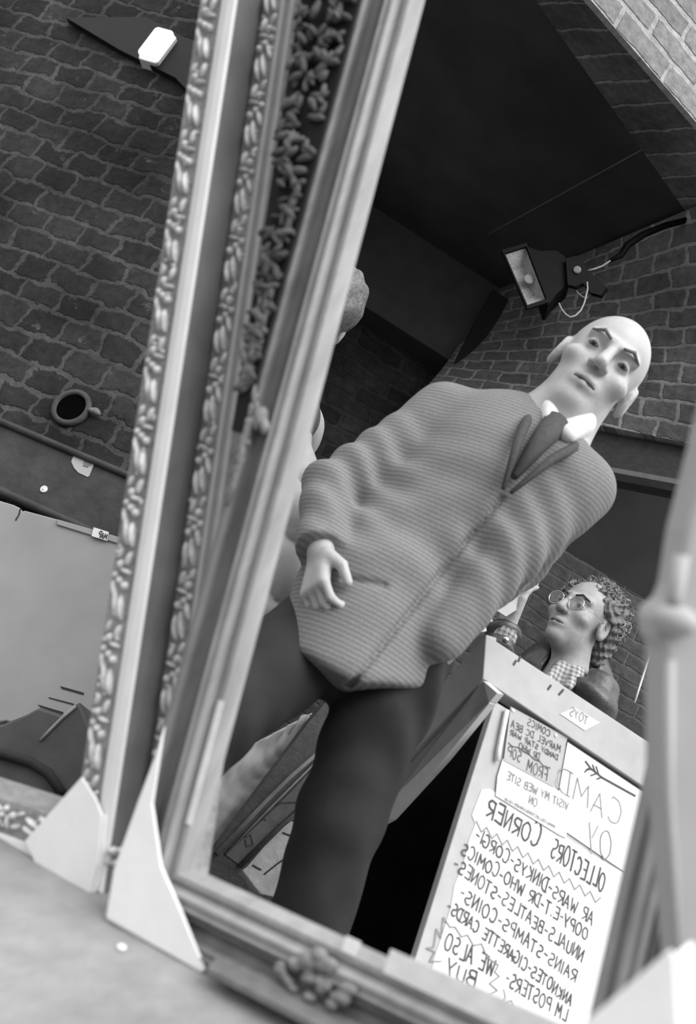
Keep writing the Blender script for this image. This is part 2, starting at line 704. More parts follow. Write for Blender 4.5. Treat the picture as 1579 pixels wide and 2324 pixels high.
# ceiling (dark soffit) and the beam at its far edge
ra, rb = at_z(1230, 20, CEIL), at_z(1565, 490, CEIL)
la, lb = at_z(1340, 20, CEIL - .034), at_z(1565, 280, CEIL - .034)
dR = (rb - ra).normalized()
ce = MB()
fr0 = ra - dR * 2.4
fr1 = rb + dR * 1.0
bk1 = c2 + dB * 1.6 + V((0, 0.1, 0))
bk0 = c1 - dB * 1.6
ce.prism([V((p.x, p.y, CEIL)) for p in (at_z(1073, -200, CEIL), fr1, bk1, at_z(610, 470, CEIL), at_z(735, -200, CEIL))], Z3 * 0.08)
struct(ce.build('ceiling', M['soffit']))
sm = MB()
s0, s1 = at_z(1110, 530, CEIL - 0.0015), at_z(1465, 335, CEIL - 0.0015)
sd = (s1 - s0).normalized()
sm.box((s0 + s1) / 2, sd, Z3, sd.cross(Z3), (s1 - s0).length / 2, 0.0015, 0.0018)
sm2 = struct(sm.build('trim_1', M['edge']))
bm = MB()
b_bot = at_y(745, 640, c1.y - 0.14).z
bb = c1 - dB * .30
bm.box(bb + dB * 1.5 + nB * 0.07 - Z3 * (CEIL - b_bot) / 2, dB, nB, Z3, 1.5, 0.07, (CEIL - b_bot) / 2)
struct(bm.build('trim_2', M['beam']))

# soldier-brick ring under the arch, then the sunlit facade above it
dF = (lb - la).normalized()
FACE_T = 0.02


def ring(s, t):
    a = ra + dR * (-1.6 + 3.0 * s)
    b = la + dF * (-1.6 + 3.0 * s)
    p = a.lerp(b, t)
    return V((p.x, p.y, CEIL - 0.004 - 0.03 * t)), (0.01 + 0.28 * t, 3.0 * s)


grid_surface('wall_arch', ring, M['brick_ring'], 12, 2, thick=-0.06)
NF = V((dF.y, -dF.x, 0))
if NF.y > 0:
    NF = -NF
plane_wall('wall_front', la - dF * 1.6 - Z3 * 0.004 + NF * .003, dF, (Z3 + nB * 0.02).normalized(), 3.0, 1.9, M['brick_face'], thick=FACE_T)

# right-hand vault: brick surface curving from the soffit edge down to the shop lintel
T0, T1 = rb + (rb - c2).normalized() * 0.5, V((c2.x, c2.y, CEIL)) + (c2 - rb).normalized() * 0.02
yawK = math.radians(-54)
dK = V((math.sin(yawK), math.cos(yawK), 0))
nK = V((-dK.y, dK.x, 0))
if nK.y > 0:
    nK = -nK
k0 = at_y(1565, 1015, 2.95)
zl = k0.z


def onK(px, py, off=0.0):
    return on_plane(px, py, k0 + nK * off, nK)


KA = k0 - dK * 0.35
KB = k0 + dK * 1.05


def vault(s, t):
    a = KA.lerp(KB, s)
    b = T0.lerp(T1, s)
    bul = math.sin(t * PI) * 0.05
    p = a.lerp(b, t) + V((0.6, 0.5, 0)) * bul
    return p, (1.4 * s, 0.95 * t)


grid_surface('wall_right', vault, M['brick_side'], 24, 16, thick=-0.05)

# shop lintel below the vault, its pale lower edge, the dark opening and the low brick wall
lt = MB()
q = [onK(1290, 967, 0.01), onK(1640, 1029, 0.01), onK(1640, 1113, 0.01), onK(1290, 1047, 0.01)]
lt.prism(q, -nK * 0.12)
struct(lt.build('trim_3', M['lintel']))
lt = MB()
q = [onK(1290, 1043, 0.025), onK(1640, 1106, 0.025), onK(1640, 1118, 0.025), onK(1290, 1053, 0.025)]
lt.prism(q, -nK * 0.05)
struct(lt.build('trim_4', M['edge']))
lw0, lw1 = at_y(1130, 1156, 3.25), at_y(1540, 1405, 3.37)
dW = V((lw1.x - lw0.x, lw1.y - lw0.y, 0)).normalized()
nW = V((dW.y, -dW.x, 0))
zt = (lw0.z + lw1.z) / 2
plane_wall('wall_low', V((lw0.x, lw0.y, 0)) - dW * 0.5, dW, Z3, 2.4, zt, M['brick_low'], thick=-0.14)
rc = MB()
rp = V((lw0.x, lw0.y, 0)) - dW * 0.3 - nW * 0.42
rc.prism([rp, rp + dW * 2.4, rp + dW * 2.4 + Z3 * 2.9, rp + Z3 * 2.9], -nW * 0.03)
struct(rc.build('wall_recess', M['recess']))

# dark ledge with a rolled top edge along the left wall
lg = MB()
a0, a1 = onL(12, 962, 0.07), onL(300, 1062, 0.07)
z_lt = a0.z
z_lb = onL(12, 1120, 0.07).z
lc = V((pL.x, pL.y, 0)) + nL * 0.035
lg.box(lc + Z3 * (z_lt + z_lb) / 2 - dL * 0.2, dL, nL, Z3, 1.3, 0.035, (z_lt - z_lb) / 2)
struct(lg.build('baseboard_left', M['ledge'], bevel=0.006))
lr = MB()
for zz, r in ((z_lt, 0.012), (z_lb + 0.0, 0.014)):
    c = V((pL.x, pL.y, zz)) + nL * 0.075
    lr.tube([c - dL * 1.5 + dL * 0.1 * i for i in range(27)], r, 10)
struct(lr.build('trim_5', M['ledge'], smooth=True))

# ================================================================== FIGURES ON THE LEFT WALL
# wall lamp plaque
def rrect(c, u, v_, hw, hh, r, n=5):
    pts = []
    for cx_, cy_, a0_ in ((1, 1, 0), (-1, 1, PI / 2), (-1, -1, PI), (1, -1, 3 * PI / 2)):
        for i in range(n + 1):
            a = a0_ + PI / 2 * i / n
            pts.append(c + u * (cx_ * (hw - r) + r * math.cos(a)) + v_ * (cy_ * (hh - r) + r * math.sin(a)))
    return pts


pq = onL(364, 129)
t = empty('wall_light', pq, 'small white rounded wall light box high on the dark brick wall', 'light')
b = MB()
b.prism(rrect(pq + nL * .045, dL, Z3, 0.044, 0.078, 0.016), nL * 0.03)
DM = mat('lit white diffuser', 0.85, 0.4, 0.05, 20)
DM.node_tree.nodes['Principled BSDF'].inputs['Emission Color'].default_value = g4(1)
DM.node_tree.nodes['Principled BSDF'].inputs['Emission Strength'].default_value = 0.5
b.build('diffuser', DM, t, bevel=0.006)
b = MB()
b.prism(rrect(pq, dL, Z3, 0.047, 0.081, 0.014), nL * 0.045)
b.build('back_plate', M['pale_band'], t)
rcs = MB()
q = [onL(150, 40, 0.03), onL(330, 38, 0.03), onL(440, 95, 0.03), onL(430, 210, 0.03), onL(398, 176, 0.03), onL(270, 112, 0.03)]
rcs.prism(q, -nL * 0.028)  # flat black plate stands in for the shadowed recess in the brick
tag(rcs.build('hatch_cover', M['black_paint']), 'black angular cover plate on the brick wall around the white light box', 'plate')

pp = onL(164, 928, 0.0)
t = empty('drain_pipe', pp, 'round open iron pipe end poking out of the brick wall above the dark ledge', 'pipe')
b = MB()
b.lathe(pp, nL, [(0.070, 0), (0.072, 0.010), (0.066, 0.018), (0.056, 0.018), (0.052, 0.016), (0.052, 0.004)], 32)
b.build('collar', M['pipe'], t, smooth=True)
b = MB()
b.lathe(pp + nL * 0.008, nL, [(0.0525, 0), (0.0525, 0.001)], 32)
b.build('bore', M['void'], t)
b = MB()
pv = onL(214, 934, 0.02)
for i in range(5):
    b.ellipsoid(pv + dL * rng.uniform(-0.012, 0.012) + Z3 * rng.uniform(-0.008, 0.008), dL * 0.016, nL * 0.012, Z3 * 0.010)
b.build('mortar_lump', M['edge'], t, smooth=True)

sp = [onL(x, y, 0.0715) for x, y in ((176, 1028), (172, 1033), (166, 1037), (162, 1048), (168, 1062), (178, 1073), (199, 1083), (203, 1080), (218, 1042), (190, 1027), (182, 1031))]
b = MB()
b.prism(sp, nL * 0.0015)
st = tag(b.build('sticker', M['paper_grey']), 'torn pale paper sticker on the front of the dark ledge', 'sticker')
b = MB()
for (x0, y0, x1, y1) in ((190, 1048, 208, 1054), (189, 1053, 207, 1059), (188, 1058, 200, 1062)):
    p0, p1 = onL(x0, y0, 0.0735), onL(x1, y1, 0.0735)
    for k in range(5):
        a_ = p0.lerp(p1, k / 5)
        b.ribbon([a_, a_ + Z3 * 0.006, p0.lerp(p1, (k + 0.5) / 5) + Z3 * 0.001], 0.0016, nL)
b.build('lettering', M['ink'], st)
pb = onL(100, 1111, 0.07)
b = MB()
b.lathe(pb, nL, [(0.012, 0), (0.012, 0.004), (0.009, 0.006), (0.007, 0.004), (0.004, 0.004), (0.004, 0.007), (0.001, 0.008)], 24)
tag(b.build('round_stud', M['lip'], smooth=True), 'small round white stud on the dark ledge left of the sticker', 'stud')

# pale grey moulded bin in front of the ledge, with slots, and a dark holdall at its foot
binP = at_y(120, 1300, 2.9)
dN = V((math.sin(math.radians(104)), math.cos(math.radians(104)), 0))
nN = V((dN.y, -dN.x, 0))
if nN.y > 0:
    nN = -nN


def onN(px, py, off=0.0):
    return on_plane(px, py, binP + nN * off, nN)


t = empty('storage_bin', V((binP.x, binP.y, 0)), 'large pale grey moulded bin below the dark ledge, with two slots', 'bin')
b = MB()
A = [(-60, 1117), (0, 1136), (30, 1145), (45, 1152), (48, 1158), (50, 1160), (56, 1158), (130, 1178), (262, 1218), (310, 1232), (262, 1600), (205, 1640), (150, 1672), (60, 1648), (12, 1636), (-60, 1650)]
b.prism([onN(*p) for p in A], -nN * 0.10)
b.build('shell', M['bin'], t, bevel=0.004)
b = MB()
b.prism([onN(*p, 0.006) for p in ((130, 1178), (310, 1230), (308, 1246), (128, 1190))], -nN * 0.01)
b.build('rim', M['bin'], t, bevel=0.002)
for q in (((137, 1557), (190, 1572), (190, 1577), (140, 1563)), ((86, 1599), (144, 1616), (142, 1622), (92, 1605)), ((110, 1582), (168, 1597), (167, 1600), (112, 1585))):
    b = MB()
    b.prism([onN(*p, 0.0015) for p in q], -nN * 0.004)
    b.build('slot', M['slot'], t)
b = MB()
b.ribbon([onN(46, 1156, .001), onN(43, 1168, .001), onN(36, 1180, .001)], 0.005, nN)
b.build('split', M['slot'], t)
for p in (onN(20, 1650, -0.05), onN(150, 1680, -0.05)):
    b = MB()
    b.box(V((p.x, p.y, p.z / 2)), dN, nN, Z3, 0.03, 0.03, p.z / 2)
    b.build('foot', M['bin'], t)

hb0 = binP + nN * 0.22
def onH(px, py, off=0.0):
    return on_plane(px, py, hb0 + nN * off, nN)
hf = onH(90, 1900)
t = empty('holdall_bag', V((hf.x, hf.y, 0)), 'dark grey vinyl bag with a pale seam below the slots of the grey bin', 'bag')
b = MB()
P_ = [(-60, 1660), (5, 1642), (60, 1620), (88, 1604), (140, 1622), (168, 1600), (180, 1590), (200, 1640), (230, 1700), (230, 1900), (100, 1990), (-60, 1960)]
b.prism([onH(*p) for p in P_], -nN * 0.12)
b.build('body', M['holdall'], t, bevel=0.008)
b = MB()
b.tube([onH(172, 1602, .004), onH(140, 1630, .004), (onH(115, 1655, .004)), onH(92, 1680, .004)], 0.004, 8)
b.build('seam', M['bin'], t, smooth=True)
b = MB()
base = [onH(-60, 1700, 0.012), onH(12, 1712, 0.012), onH(70, 1730, 0.012), onH(110, 1755, 0.012), onH(140, 1800, 0.012)]
b.tube(base, 0.012, 8)
b.build('piping', M['slot'], t, smooth=True)
b = MB()
zb = min(p.z for p in [onH(*q) for q in P_])
cb_ = onH(90, 1960, -0.06)
b.box(V((cb_.x, cb_.y, max(zb, 0.04) / 2)), dN, nN, Z3, 0.09, 0.05, max(zb, 0.04) / 2)
b.build('base_block', M['holdall'], t)

MAPQ = ((213, 1197), (247, 1208), (243, 1228), (208, 1217))

# ================================================================== STROKE LETTERING
def arc(cx_, cy_, rx, ry, a0, a1, n=10):
    return [(cx_ + rx * math.cos(math.radians(a0 + (a1 - a0) * i / n)), cy_ + ry * math.sin(math.radians(a0 + (a1 - a0) * i / n))) for i in range(n + 1)]


GL = {
    'A': [[(0, 0), (.32, 1), (.6, 0)], [(.1, .36), (.52, .36)]],
    'B': [[(0, 0), (0, 1)], [(0, 1)] + arc(.25, .77, .25, .23, 80, -80) + [(0, .53)], [(0, .53)] + arc(.27, .26, .3, .26, 80, -80) + [(0, 0)]],
    'C': [arc(.36, .5, .34, .5, 50, 315, 14)],
    'D': [[(.05, 0), (.05, 1)], [(-.08, 1)] + arc(.2, .5, .42, .5, 85, -85, 12) + [(-.08, 0)]],
    'E': [[(.5, 1), (0, 1), (0, 0), (.52, 0)], [(0, .52), (.4, .52)]],
    'F': [[(.5, 1), (0, 1), (0, 0)], [(0, .52), (.4, .52)]],
    'G': [arc(.36, .5, .34, .5, 55, 330, 14) + [(.66, .42), (.4, .42)]],
    'H': [[(0, 0), (0, 1)], [(.52, 0), (.52, 1)], [(0, .5), (.52, .5)]],
    'I': [[(.08, 0), (.08, 1)]],
    'K': [[(0, 0), (0, 1)], [(.48, 1), (0, .45), (.52, 0)]],
    'L': [[(0, 1), (0, 0), (.48, .02)]],
    'M': [[(0, 0), (.08, 1), (.36, .35), (.64, 1), (.72, 0)]],
    'N': [[(0, 0), (0, 1), (.5, 0), (.52, 1)]],
    'O': [arc(.33, .5, .33, .5, 90, 450, 16)],
    'P': [[(0, 0), (0, 1)], [(0, 1)] + arc(.25, .74, .28, .26, 80, -80) + [(0, .48)]],
    'R': [[(0, 0), (0, 1)], [(0, 1)] + arc(.25, .76, .28, .24, 80, -80) + [(0, .5), (.5, 0)]],
    'S': [arc(.26, .75, .25, .25, 50, 250, 8) + arc(.25, .25, .27, .25, 75, -140, 9)],
    'T': [[(0, 1), (.6, 1)], [(.3, 1), (.3, 0)]],
    'U': [[(0, 1), (0, .3)] + arc(.25, .28, .25, .28, 180, 360, 8) + [(.5, 1)]],
    'V': [[(0, 1), (.28, 0), (.55, 1)]],
    'W': [[(0, 1), (.18, 0), (.4, .7), (.6, 0), (.8, 1)]],
    'Y': [[(0, 1), (.28, .5)], [(.56, 1), (.2, 0)]],
    '-': [[(.05, .5), (.35, .5)]],
    '.': [[(.05, 0), (.09, .05)]],
    '5': [[(.45, 1), (.06, 1), (.03, .58)] + arc(.22, .3, .25, .3, 100, -130, 10)],
    '0': [arc(.26, .5, .26, .5, 90, 450, 14)],
}
WD = {'M': .72, 'W': .8, 'I': .16, '-': .4, '.': .14, 'C': .62, 'O': .66, ' ': .34}


def write(mb, text, pr, pl, hpx, wid, plane, slant=0.06, jit=0.03, case=None):
    """reversed hand lettering: the line runs from the right-hand pixel pr to the left-hand pixel pl on the given surface"""
    p0, n = plane
    a, e = on_plane(*pr, p0, n), on_plane(*pl, p0, n)
    d = e - a
    Ld = d.length
    d.normalize()
    up = n.cross(d).normalized()
    if up.z < 0:
        up = -up
    h = 1.18 * hpx / FPX * (a - EYE).dot(FW)
    gap = 0.22
    tot = sum(WD.get(c, .55) + gap for c in text) - gap
    kx = Ld / tot
    x = 0.0
    lift = n * (0.0012 if (EYE - a).dot(n) > 0 else -0.0012)
    for ch in text:
        hh = h * rng.uniform(.9, 1.08)
        if case and ch in case:
            hh *= case[ch]
        dy = rng.uniform(-.06, .06) * h
        for stq in GL.get(ch, []):
            pts = []
            for (gx, gy) in stq:
                gx += rng.uniform(-jit, jit)
                gy += rng.uniform(-jit, jit)
                pts.append(a + d * ((x + gx + slant * gy) * kx) + up * (gy * hh + dy) + lift)
            mb.ribbon(pts, wid * rng.uniform(.85, 1.15), n)
        x += WD.get(ch, .55) + gap


def scribble(mb, pix, wid, plane):
    p0, n = plane
    lift = n * (0.0012 if (EYE - p0).dot(n) > 0 else -0.0012)
    mb.ribbon([on_plane(x, y, p0, n) + lift for x, y in pix], wid, n)


b = MB()
b.prism([onN(*p, 0.008) for p in MAPQ], nN * 0.002)
mc = tag(b.build('map_card', M['paper']), 'small pale card marked MAP stuck on the rim of the grey bin', 'card')
b = MB()
write(b, 'MAP', (241, 1224), (222, 1218), 11, 0.003, (binP + nN * .0105, nN), jit=.01)
b.build('lettering', M['ink'], mc)

# ================================================================== THE SIGN BOARD
yw = math.radians(70)
wd = V((math.sin(yw), math.cos(yw), 0))
hc = at_y(1103, 1440, 1.95)
hn = V((wd.y, -wd.x, 0))            # horizontal normal of the front, towards the viewer
# header front face: slightly battered
hpl = (hc, (hn + Z3 * 0.12).normalized())
hcb = on_plane(1096, 1541, *hpl)
hr, hrb = on_plane(1500, 1703, *hpl), on_plane(1500, 1812, *hpl)
# poster panel: top under the header, bottom nearer the viewer
pTL = on_plane(1124, 1592, hcb - hn * 0.012, hpl[1])
rBL = ray(945, 2172)
tBL = (pTL - EYE).dot(wd) / rBL.dot(wd) if abs(rBL.dot(wd)) > 1e-6 else 2
pe = None
best = None
for k in range(60):
    Yk = 1.5 + k * 0.012
    cand = at_y(945, 2172, Yk)
    e = (cand - pTL).normalized()
    sc_ = abs(e.dot(wd)) + 0.35 * abs(math.asin(max(-1, min(1, (cand - pTL).dot(hn) / (cand - pTL).length))) - 0.2)
    if best is None or sc_ < best[0]:
        best = (sc_, cand)
pBL = best[1]
pe = (pBL - pTL).normalized()
pn = wd.cross(pe).normalized()
if pn.dot(EYE - pTL) < 0:
    pn = -pn
PP = (pTL, pn)


def onP(px, py, off=0.0):
    return on_plane(px, py, pTL + pn * off, pn)


foot = V((hc.x + 0.25, hc.y + 0.1, 0))
t = empty('sign_board', foot, 'pale sign board with a deep header and slanting side, covered in white posters', 'sign')
b = MB()
b.prism([hc, hr, hrb, hcb], -hpl[1] * 0.05)
b.build('header', M['board'], t, bevel=0.002)
lpt = at_y(868, 1823, 2.2)
sn = (hcb - hc).cross(lpt - hc).normalized()
if sn.dot(EYE - hc) < 0:
    sn = -sn


def onS(px, py, off=0.0):
    return on_plane(px, py, hc + sn * off, sn)


b = MB()
b.prism([hc, hcb, onS(940, 1706), onS(870, 1790), onS(930, 1650), onS(1010, 1545)], -sn * 0.03)
b.build('side_board', M['board'], t, bevel=0.002)
b = MB()
b.prism([onS(1099, 1553, -.006), onS(1104, 1582, -.006), onS(886, 1842, -.006), onS(862, 1832, -.006), onS(868, 1800, -.006)], -sn * 0.02)
b.build('strut', M['board_edge'], t)
b = MB()
b.prism([onS(1096, 1545, .004), onS(1128, 1573, .004), onS(1112, 1592, .004), onS(1086, 1600, .004), onS(1000, 1690, .004), onS(896, 1807, .004), onS(864, 1856, .004), onS(866, 1868, .004), onS(884, 1858, .004), onS(1008, 1722, .004), onS(1110, 1596, .004)][0:11], -sn * 0.018)
b.build('batten', M['batten'], t)
for (x0, y0, x1, y1) in ((1170, 1500, 1165, 1508), (1249, 1556, 1243, 1564), (1277, 1566, 1268, 1576), (1180, 1490, 1176, 1500)):
    b = MB()
    b.ribbon([on_plane(x0, y0, *hpl) + hpl[1] * .0012, on_plane(x1, y1, *hpl) + hpl[1] * .0012], 0.005, hpl[1])
    b.build('nick', M['ink'], t)
b = MB()
Q = [onP(1124, 1592), onP(1500, 1824), onP(1330, 2560), onP(866, 2420)]
b.prism(Q, -pn * 0.018)
b.build('front_panel', M['board'], t, bevel=0.002)
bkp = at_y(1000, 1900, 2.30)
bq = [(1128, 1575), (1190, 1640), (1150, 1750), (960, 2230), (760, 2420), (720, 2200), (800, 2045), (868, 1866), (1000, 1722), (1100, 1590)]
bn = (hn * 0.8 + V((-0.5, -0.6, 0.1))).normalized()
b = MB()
b.prism([on_plane(x, y, bkp, bn) for x, y in bq], -bn * 0.02)  # black sheet paints the darkness inside the board
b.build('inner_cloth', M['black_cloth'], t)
for p in (onP(900, 2400, -.03), onP(1200, 2480, -.03)):
    if p.z > 0.01:
        b = MB()
        b.box(V((p.x, p.y, p.z / 2)), wd, hn, Z3, 0.02, 0.012, p.z / 2 + 0.01)
        b.build('foot', M['board_edge'], t)

# papers fixed to the panel, each a sheet of its own
b = MB()
b.prism([onP(*p, 0.0005) for p in ((1092, 1792), (1110, 1790), (1380, 1962), (1470, 2010), (1360, 2440), (960, 2300), (985, 2172), (1000, 2130), (1022, 2060), (1030, 2010), (1050, 1962), (1064, 1905), (1078, 1870), (1070, 1850))], pn * 0.001)
big = tag(b.build('poster', M['paper']), 'large white handwritten poster reading Collectors Corner, reversed, on the sign board', 'poster')
b = MB()
PL2 = (pTL + pn * 0.0015, pn)
W_ = 0.0027
write(b, 'OLLECTORS ', (1366, 2024), (1238, 1938), 36, W_ * 1.3, PL2)
write(b, 'CORNER', (1217, 1926), (1102, 1848), 34, W_ * 1.3, PL2, case={'C': 1.35})
write(b, 'AR WARS-DINKYS-CORGI-', (1341, 2101), (1076, 1906), 23, W_, PL2, case={'C': 1.25, 'D': 1.2})
write(b, 'OOPY-E.T-DR WHO-COMICS', (1329, 2135), (1046, 1937), 22, W_, PL2, case={'C': 1.2, 'D': 1.15})
write(b, 'NNUALS-BEATLES-STONES-', (1318, 2184), (1027, 1972), 23, W_, PL2)
write(b, 'RAINS-STAMPS-COINS-', (1303, 2230), (1040, 2038), 23, W_, PL2)
write(b, 'ANKNOTES-CIGARETTE CARDS-', (1293, 2284), (1012, 2066), 21, W_, PL2)
write(b, 'LM POSTERS-', (1283, 2318), (1144, 2233), 24, W_, PL2)
write(b, 'WE ALSO', (1116, 2216), (1006, 2152), 30, W_ * 1.1, PL2)
write(b, 'BUY', (1074, 2243), (1010, 2208), 28, W_ * 1.1, PL2)
b.build('lettering', M['ink'], big)
b = MB()
zz = []
for i in range(25):
    f = i / 24
    x, y = 1362 + (1080 - 1362) * f, 2046 + (1872 - 2046) * f
    zz.append((x, y + (9 if i % 2 else -9)))
scribble(b, zz, 0.0022, PL2)
jag = [(1000, 2182), (975, 2182), (986, 2160), (968, 2152), (984, 2150), (990, 2108), (1000, 2128), (1006, 2082), (1020, 2104), (1032, 2104), (1046, 2126), (1060, 2122), (1074, 2146), (1092, 2142), (1104, 2172), (1130, 2190), (1122, 2206), (1132, 2216), (1110, 2232), (1128, 2248), (1104, 2258)]
b.build('border_scribble', M['ink_faint'], big)
b = MB()
scribble(b, jag, 0.0022, PL2)
b.build('border_scribble', M['ink_faint'], big)
b = MB()
scribble(b, [(1142, 2246), (1146, 2262), (1140, 2276), (1160, 2270), (1166, 2284), (1160, 2292)], 0.002, PL2)
b.build('border_scribble', M['ink_faint'], big)

b = MB()
b.prism([onP(*p, 0.0022) for p in ((1287, 1684), (1480, 1812), (1432, 1990), (1255, 1868), (1272, 1770))], pn * 0.001)
cs = tag(b.build('paper_sheet', M['paper']), 'white sheet with thin tall letters and a feathered arrow, right of the grey card', 'paper')
PLr = (pTL + pn * 0.0034, pn)
b = MB()
write(b, 'CAMD', (1404, 1880), (1262, 1792), 46, 0.0021, PLr)
write(b, 'OY', (1382, 1952), (1330, 1928), 52, 0.0021, PLr)
b.build('lettering', M['ink_faint'], cs)
b = MB()
scribble(b, [(1440, 1806), (1420, 1795), (1366, 1765)], 0.0042, PLr)
scribble(b, [(1366, 1765), (1340, 1744), (1328, 1728)], 0.0036, PLr)
for q in (((1358, 1758), (1352, 1740)), ((1350, 1752), (1344, 1736)), ((1342, 1746), (1330, 1746)), ((1364, 1764), (1354, 1768)), ((1352, 1756), (1340, 1760)), ((1338, 1742), (1326, 1752))):
    scribble(b, q, 0.003, PLr)
b.build('arrow', M['ink'], cs)

b = MB()
b.prism([onP(*p, 0.0036) for p in ((1128, 1762), (1140, 1722), (1256, 1788), (1292, 1812), (1284, 1902), (1270, 1896), (1124, 1806))], pn * 0.001)
ws = tag(b.build('notice', M['paper']), 'white printed notice below the grey card, reading visit my web site reversed', 'notice')
PLw = (pTL + pn * 0.0048, pn)
b = MB()
write(b, 'VISIT MY WEB SITE', (1287, 1839), (1149, 1768), 14, 0.0018, PLw, jit=0.01)
write(b, 'ON', (1216, 1832), (1199, 1822), 15, 0.0018, PLw, jit=0.01)
write(b, 'WWW.COLLECTORSCORNER.CO.UK', (1258, 1879), (1144, 1815), 5, 0.0011, PLw, jit=0.02)
b.build('lettering', M['ink_faint'], ws)

b = MB()
b.prism([onP(*p, 0.0048) for p in ((1158, 1604), (1287, 1674), (1254, 1786), (1142, 1726))], pn * 0.0012)
cd = tag(b.build('price_card', M['paper_grey']), 'grey handwritten price card at the top left of the poster panel', 'card')
PLc = (pTL + pn * 0.0062, pn)
b = MB()
write(b, 'COMICS', (1246, 1672), (1196, 1645), 13, 0.0015, PLc)
write(b, 'MARVEL DC BEA', (1270, 1708), (1159, 1650), 13, 0.0015, PLc)
write(b, 'DANDY STAR WAR', (1264, 1725), (1157, 1668), 10, 0.0015, PLc)
write(b, 'DR WHO', (1222, 1726), (1176, 1700), 13, 0.0015, PLc)
write(b, 'FROM', (1239, 1772), (1194, 1748), 21, 0.0015, PLc)
write(b, '50P', (1180, 1730), (1150, 1715), 20, 0.0015, PLc)
scribble(b, [(1153, 1686), (1162, 1694), (1176, 1697), (1190, 1707), (1200, 1712), (1212, 1724), (1224, 1728), (1232, 1738), (1248, 1743)], 0.0018, PLc)
b.build('lettering', M['ink'], cd)
for x, y in ((1163, 1612), (1260, 1669)):
    b = MB()
    p = onP(x, y, 0.006)
    b.lathe(p, pn, [(0.004, 0), (0.004, 0.002), (0.001, 0.0035)], 14)
    b.build('pin', M['paper'], cd)
b = MB()
b.tube([onP(1150, 1612, .008), onP(1142, 1650, .009), onP(1132, 1700, .009), onP(1128, 1726, .008)], 0.0055, 8)
b.build('plastic_sleeve', M['lip'], cd, smooth=True)

b = MB()
hp2 = (hc + hpl[1] * 0.0006, hpl[1])
b.prism([on_plane(*p, *hp2) for p in ((1270, 1620), (1303, 1606), (1360, 1640), (1326, 1658))], hpl[1] * 0.001)
tg = tag(b.build('taped_label', M['paper']), 'small pale taped label with faint writing on the sign board header', 'label')
b = MB()
write(b, 'TOYS', (1330, 1646), (1292, 1622), 16, 0.0016, (hc + hpl[1] * 0.002, hpl[1]))
b.build('lettering', M['ink_faint'], tg)

# two scraps of white paper standing on the header corner
for nm, q, lab in (('paper_tag', ((1094, 1374), (1100, 1376), (1114, 1398), (1118, 1410), (1100, 1414), (1089, 1400)), 'upper of two white paper scraps at the corner of the sign board header'),
                   ('paper_tag', ((1066, 1444), (1074, 1424), (1090, 1416), (1102, 1420), (1104, 1432), (1084, 1436), (1078, 1448)), 'lower curled white paper scrap resting on the corner of the sign board header')):
    b = MB()
    pc = hc + hn * 0.02
    b.prism([on_plane(*p, pc, (hn + V((0, 0, .2))).normalized()) for p in q], -hn * 0.0015)
    tag(b.build(nm, M['paper']), lab, 'paper')

# ================================================================== PEOPLE
def rot_from(fwd, up):
    """columns: right (the figure's own left-hand side of view), forward, up"""
    f = V(fwd).normalized()
    u = V(up)
    r = f.cross(u).normalized()
    u = r.cross(f).normalized()
    return np.array([[r.x, r.y, r.z], [f.x, f.y, f.z], [u.x, u.y, u.z]], dtype=np.float32)


def head_sdf(P, hcn, R, k=1.0, jaw=1.0):
    Q = ((P - npv(hcn)) @ R.T) / k
    d = ell(Q, (0, -.018, .035), (.075, .095, .088))
    d = smin(d, ell(Q, (0, .022, -.045), (.058 * jaw, .066, .076)), .03)
    d = smin(d, ell(Q, (0, .064, -.098), (.024, .022, .019)), .025)
    ax = np.abs(Q[:, 0])
    S_ = np.stack([ax, Q[:, 1], Q[:, 2]], 1)
    d = smin(d, cap(S_, (0, .083, .026), (.045, .066, .030), .011, .010), .014)
    d = smin(d, ell(S_, (.046, .056, -.024), (.022, .022, .017)), .022)
    d = smax(d, -ell(S_, (.033, .097, .004), (.021, .020, .013)), .012)
    d = smin(d, ell(S_, (.033, .070, .004), (.014, .014, .0125)), .004)
    d = smin(d, cap(Q, (0, .085, .018), (0, .108, -.026), .0085, .0125), .010)
    d = smin(d, ell(S_, (.013, .094, -.030), (.009, .010, .008)), .006)
    d = smin(d, ell(Q, (0, .078, -.064), (.026, .016, .016)), .012)
    d = smin(d, cap(S_, (0, .092, -.057), (.020, .082, -.061), .0055, .003), .005)
    d = smin(d, cap(S_, (0, .090, -.072), (.018, .080, -.069), .0062, .003), .005)
    d = smax(d, -cap(S_, (0, .099, -.0645), (.024, .085, -.065), .0032, .002), .003)
    e = ell(S_, (.079, -.012, -.006), (.011, .024, .034))
    e = smax(e, -ell(S_, (.090, -.008, -.003), (.008, .014, .022)), .006)
    d = smin(d, e, .008)
    return d * k


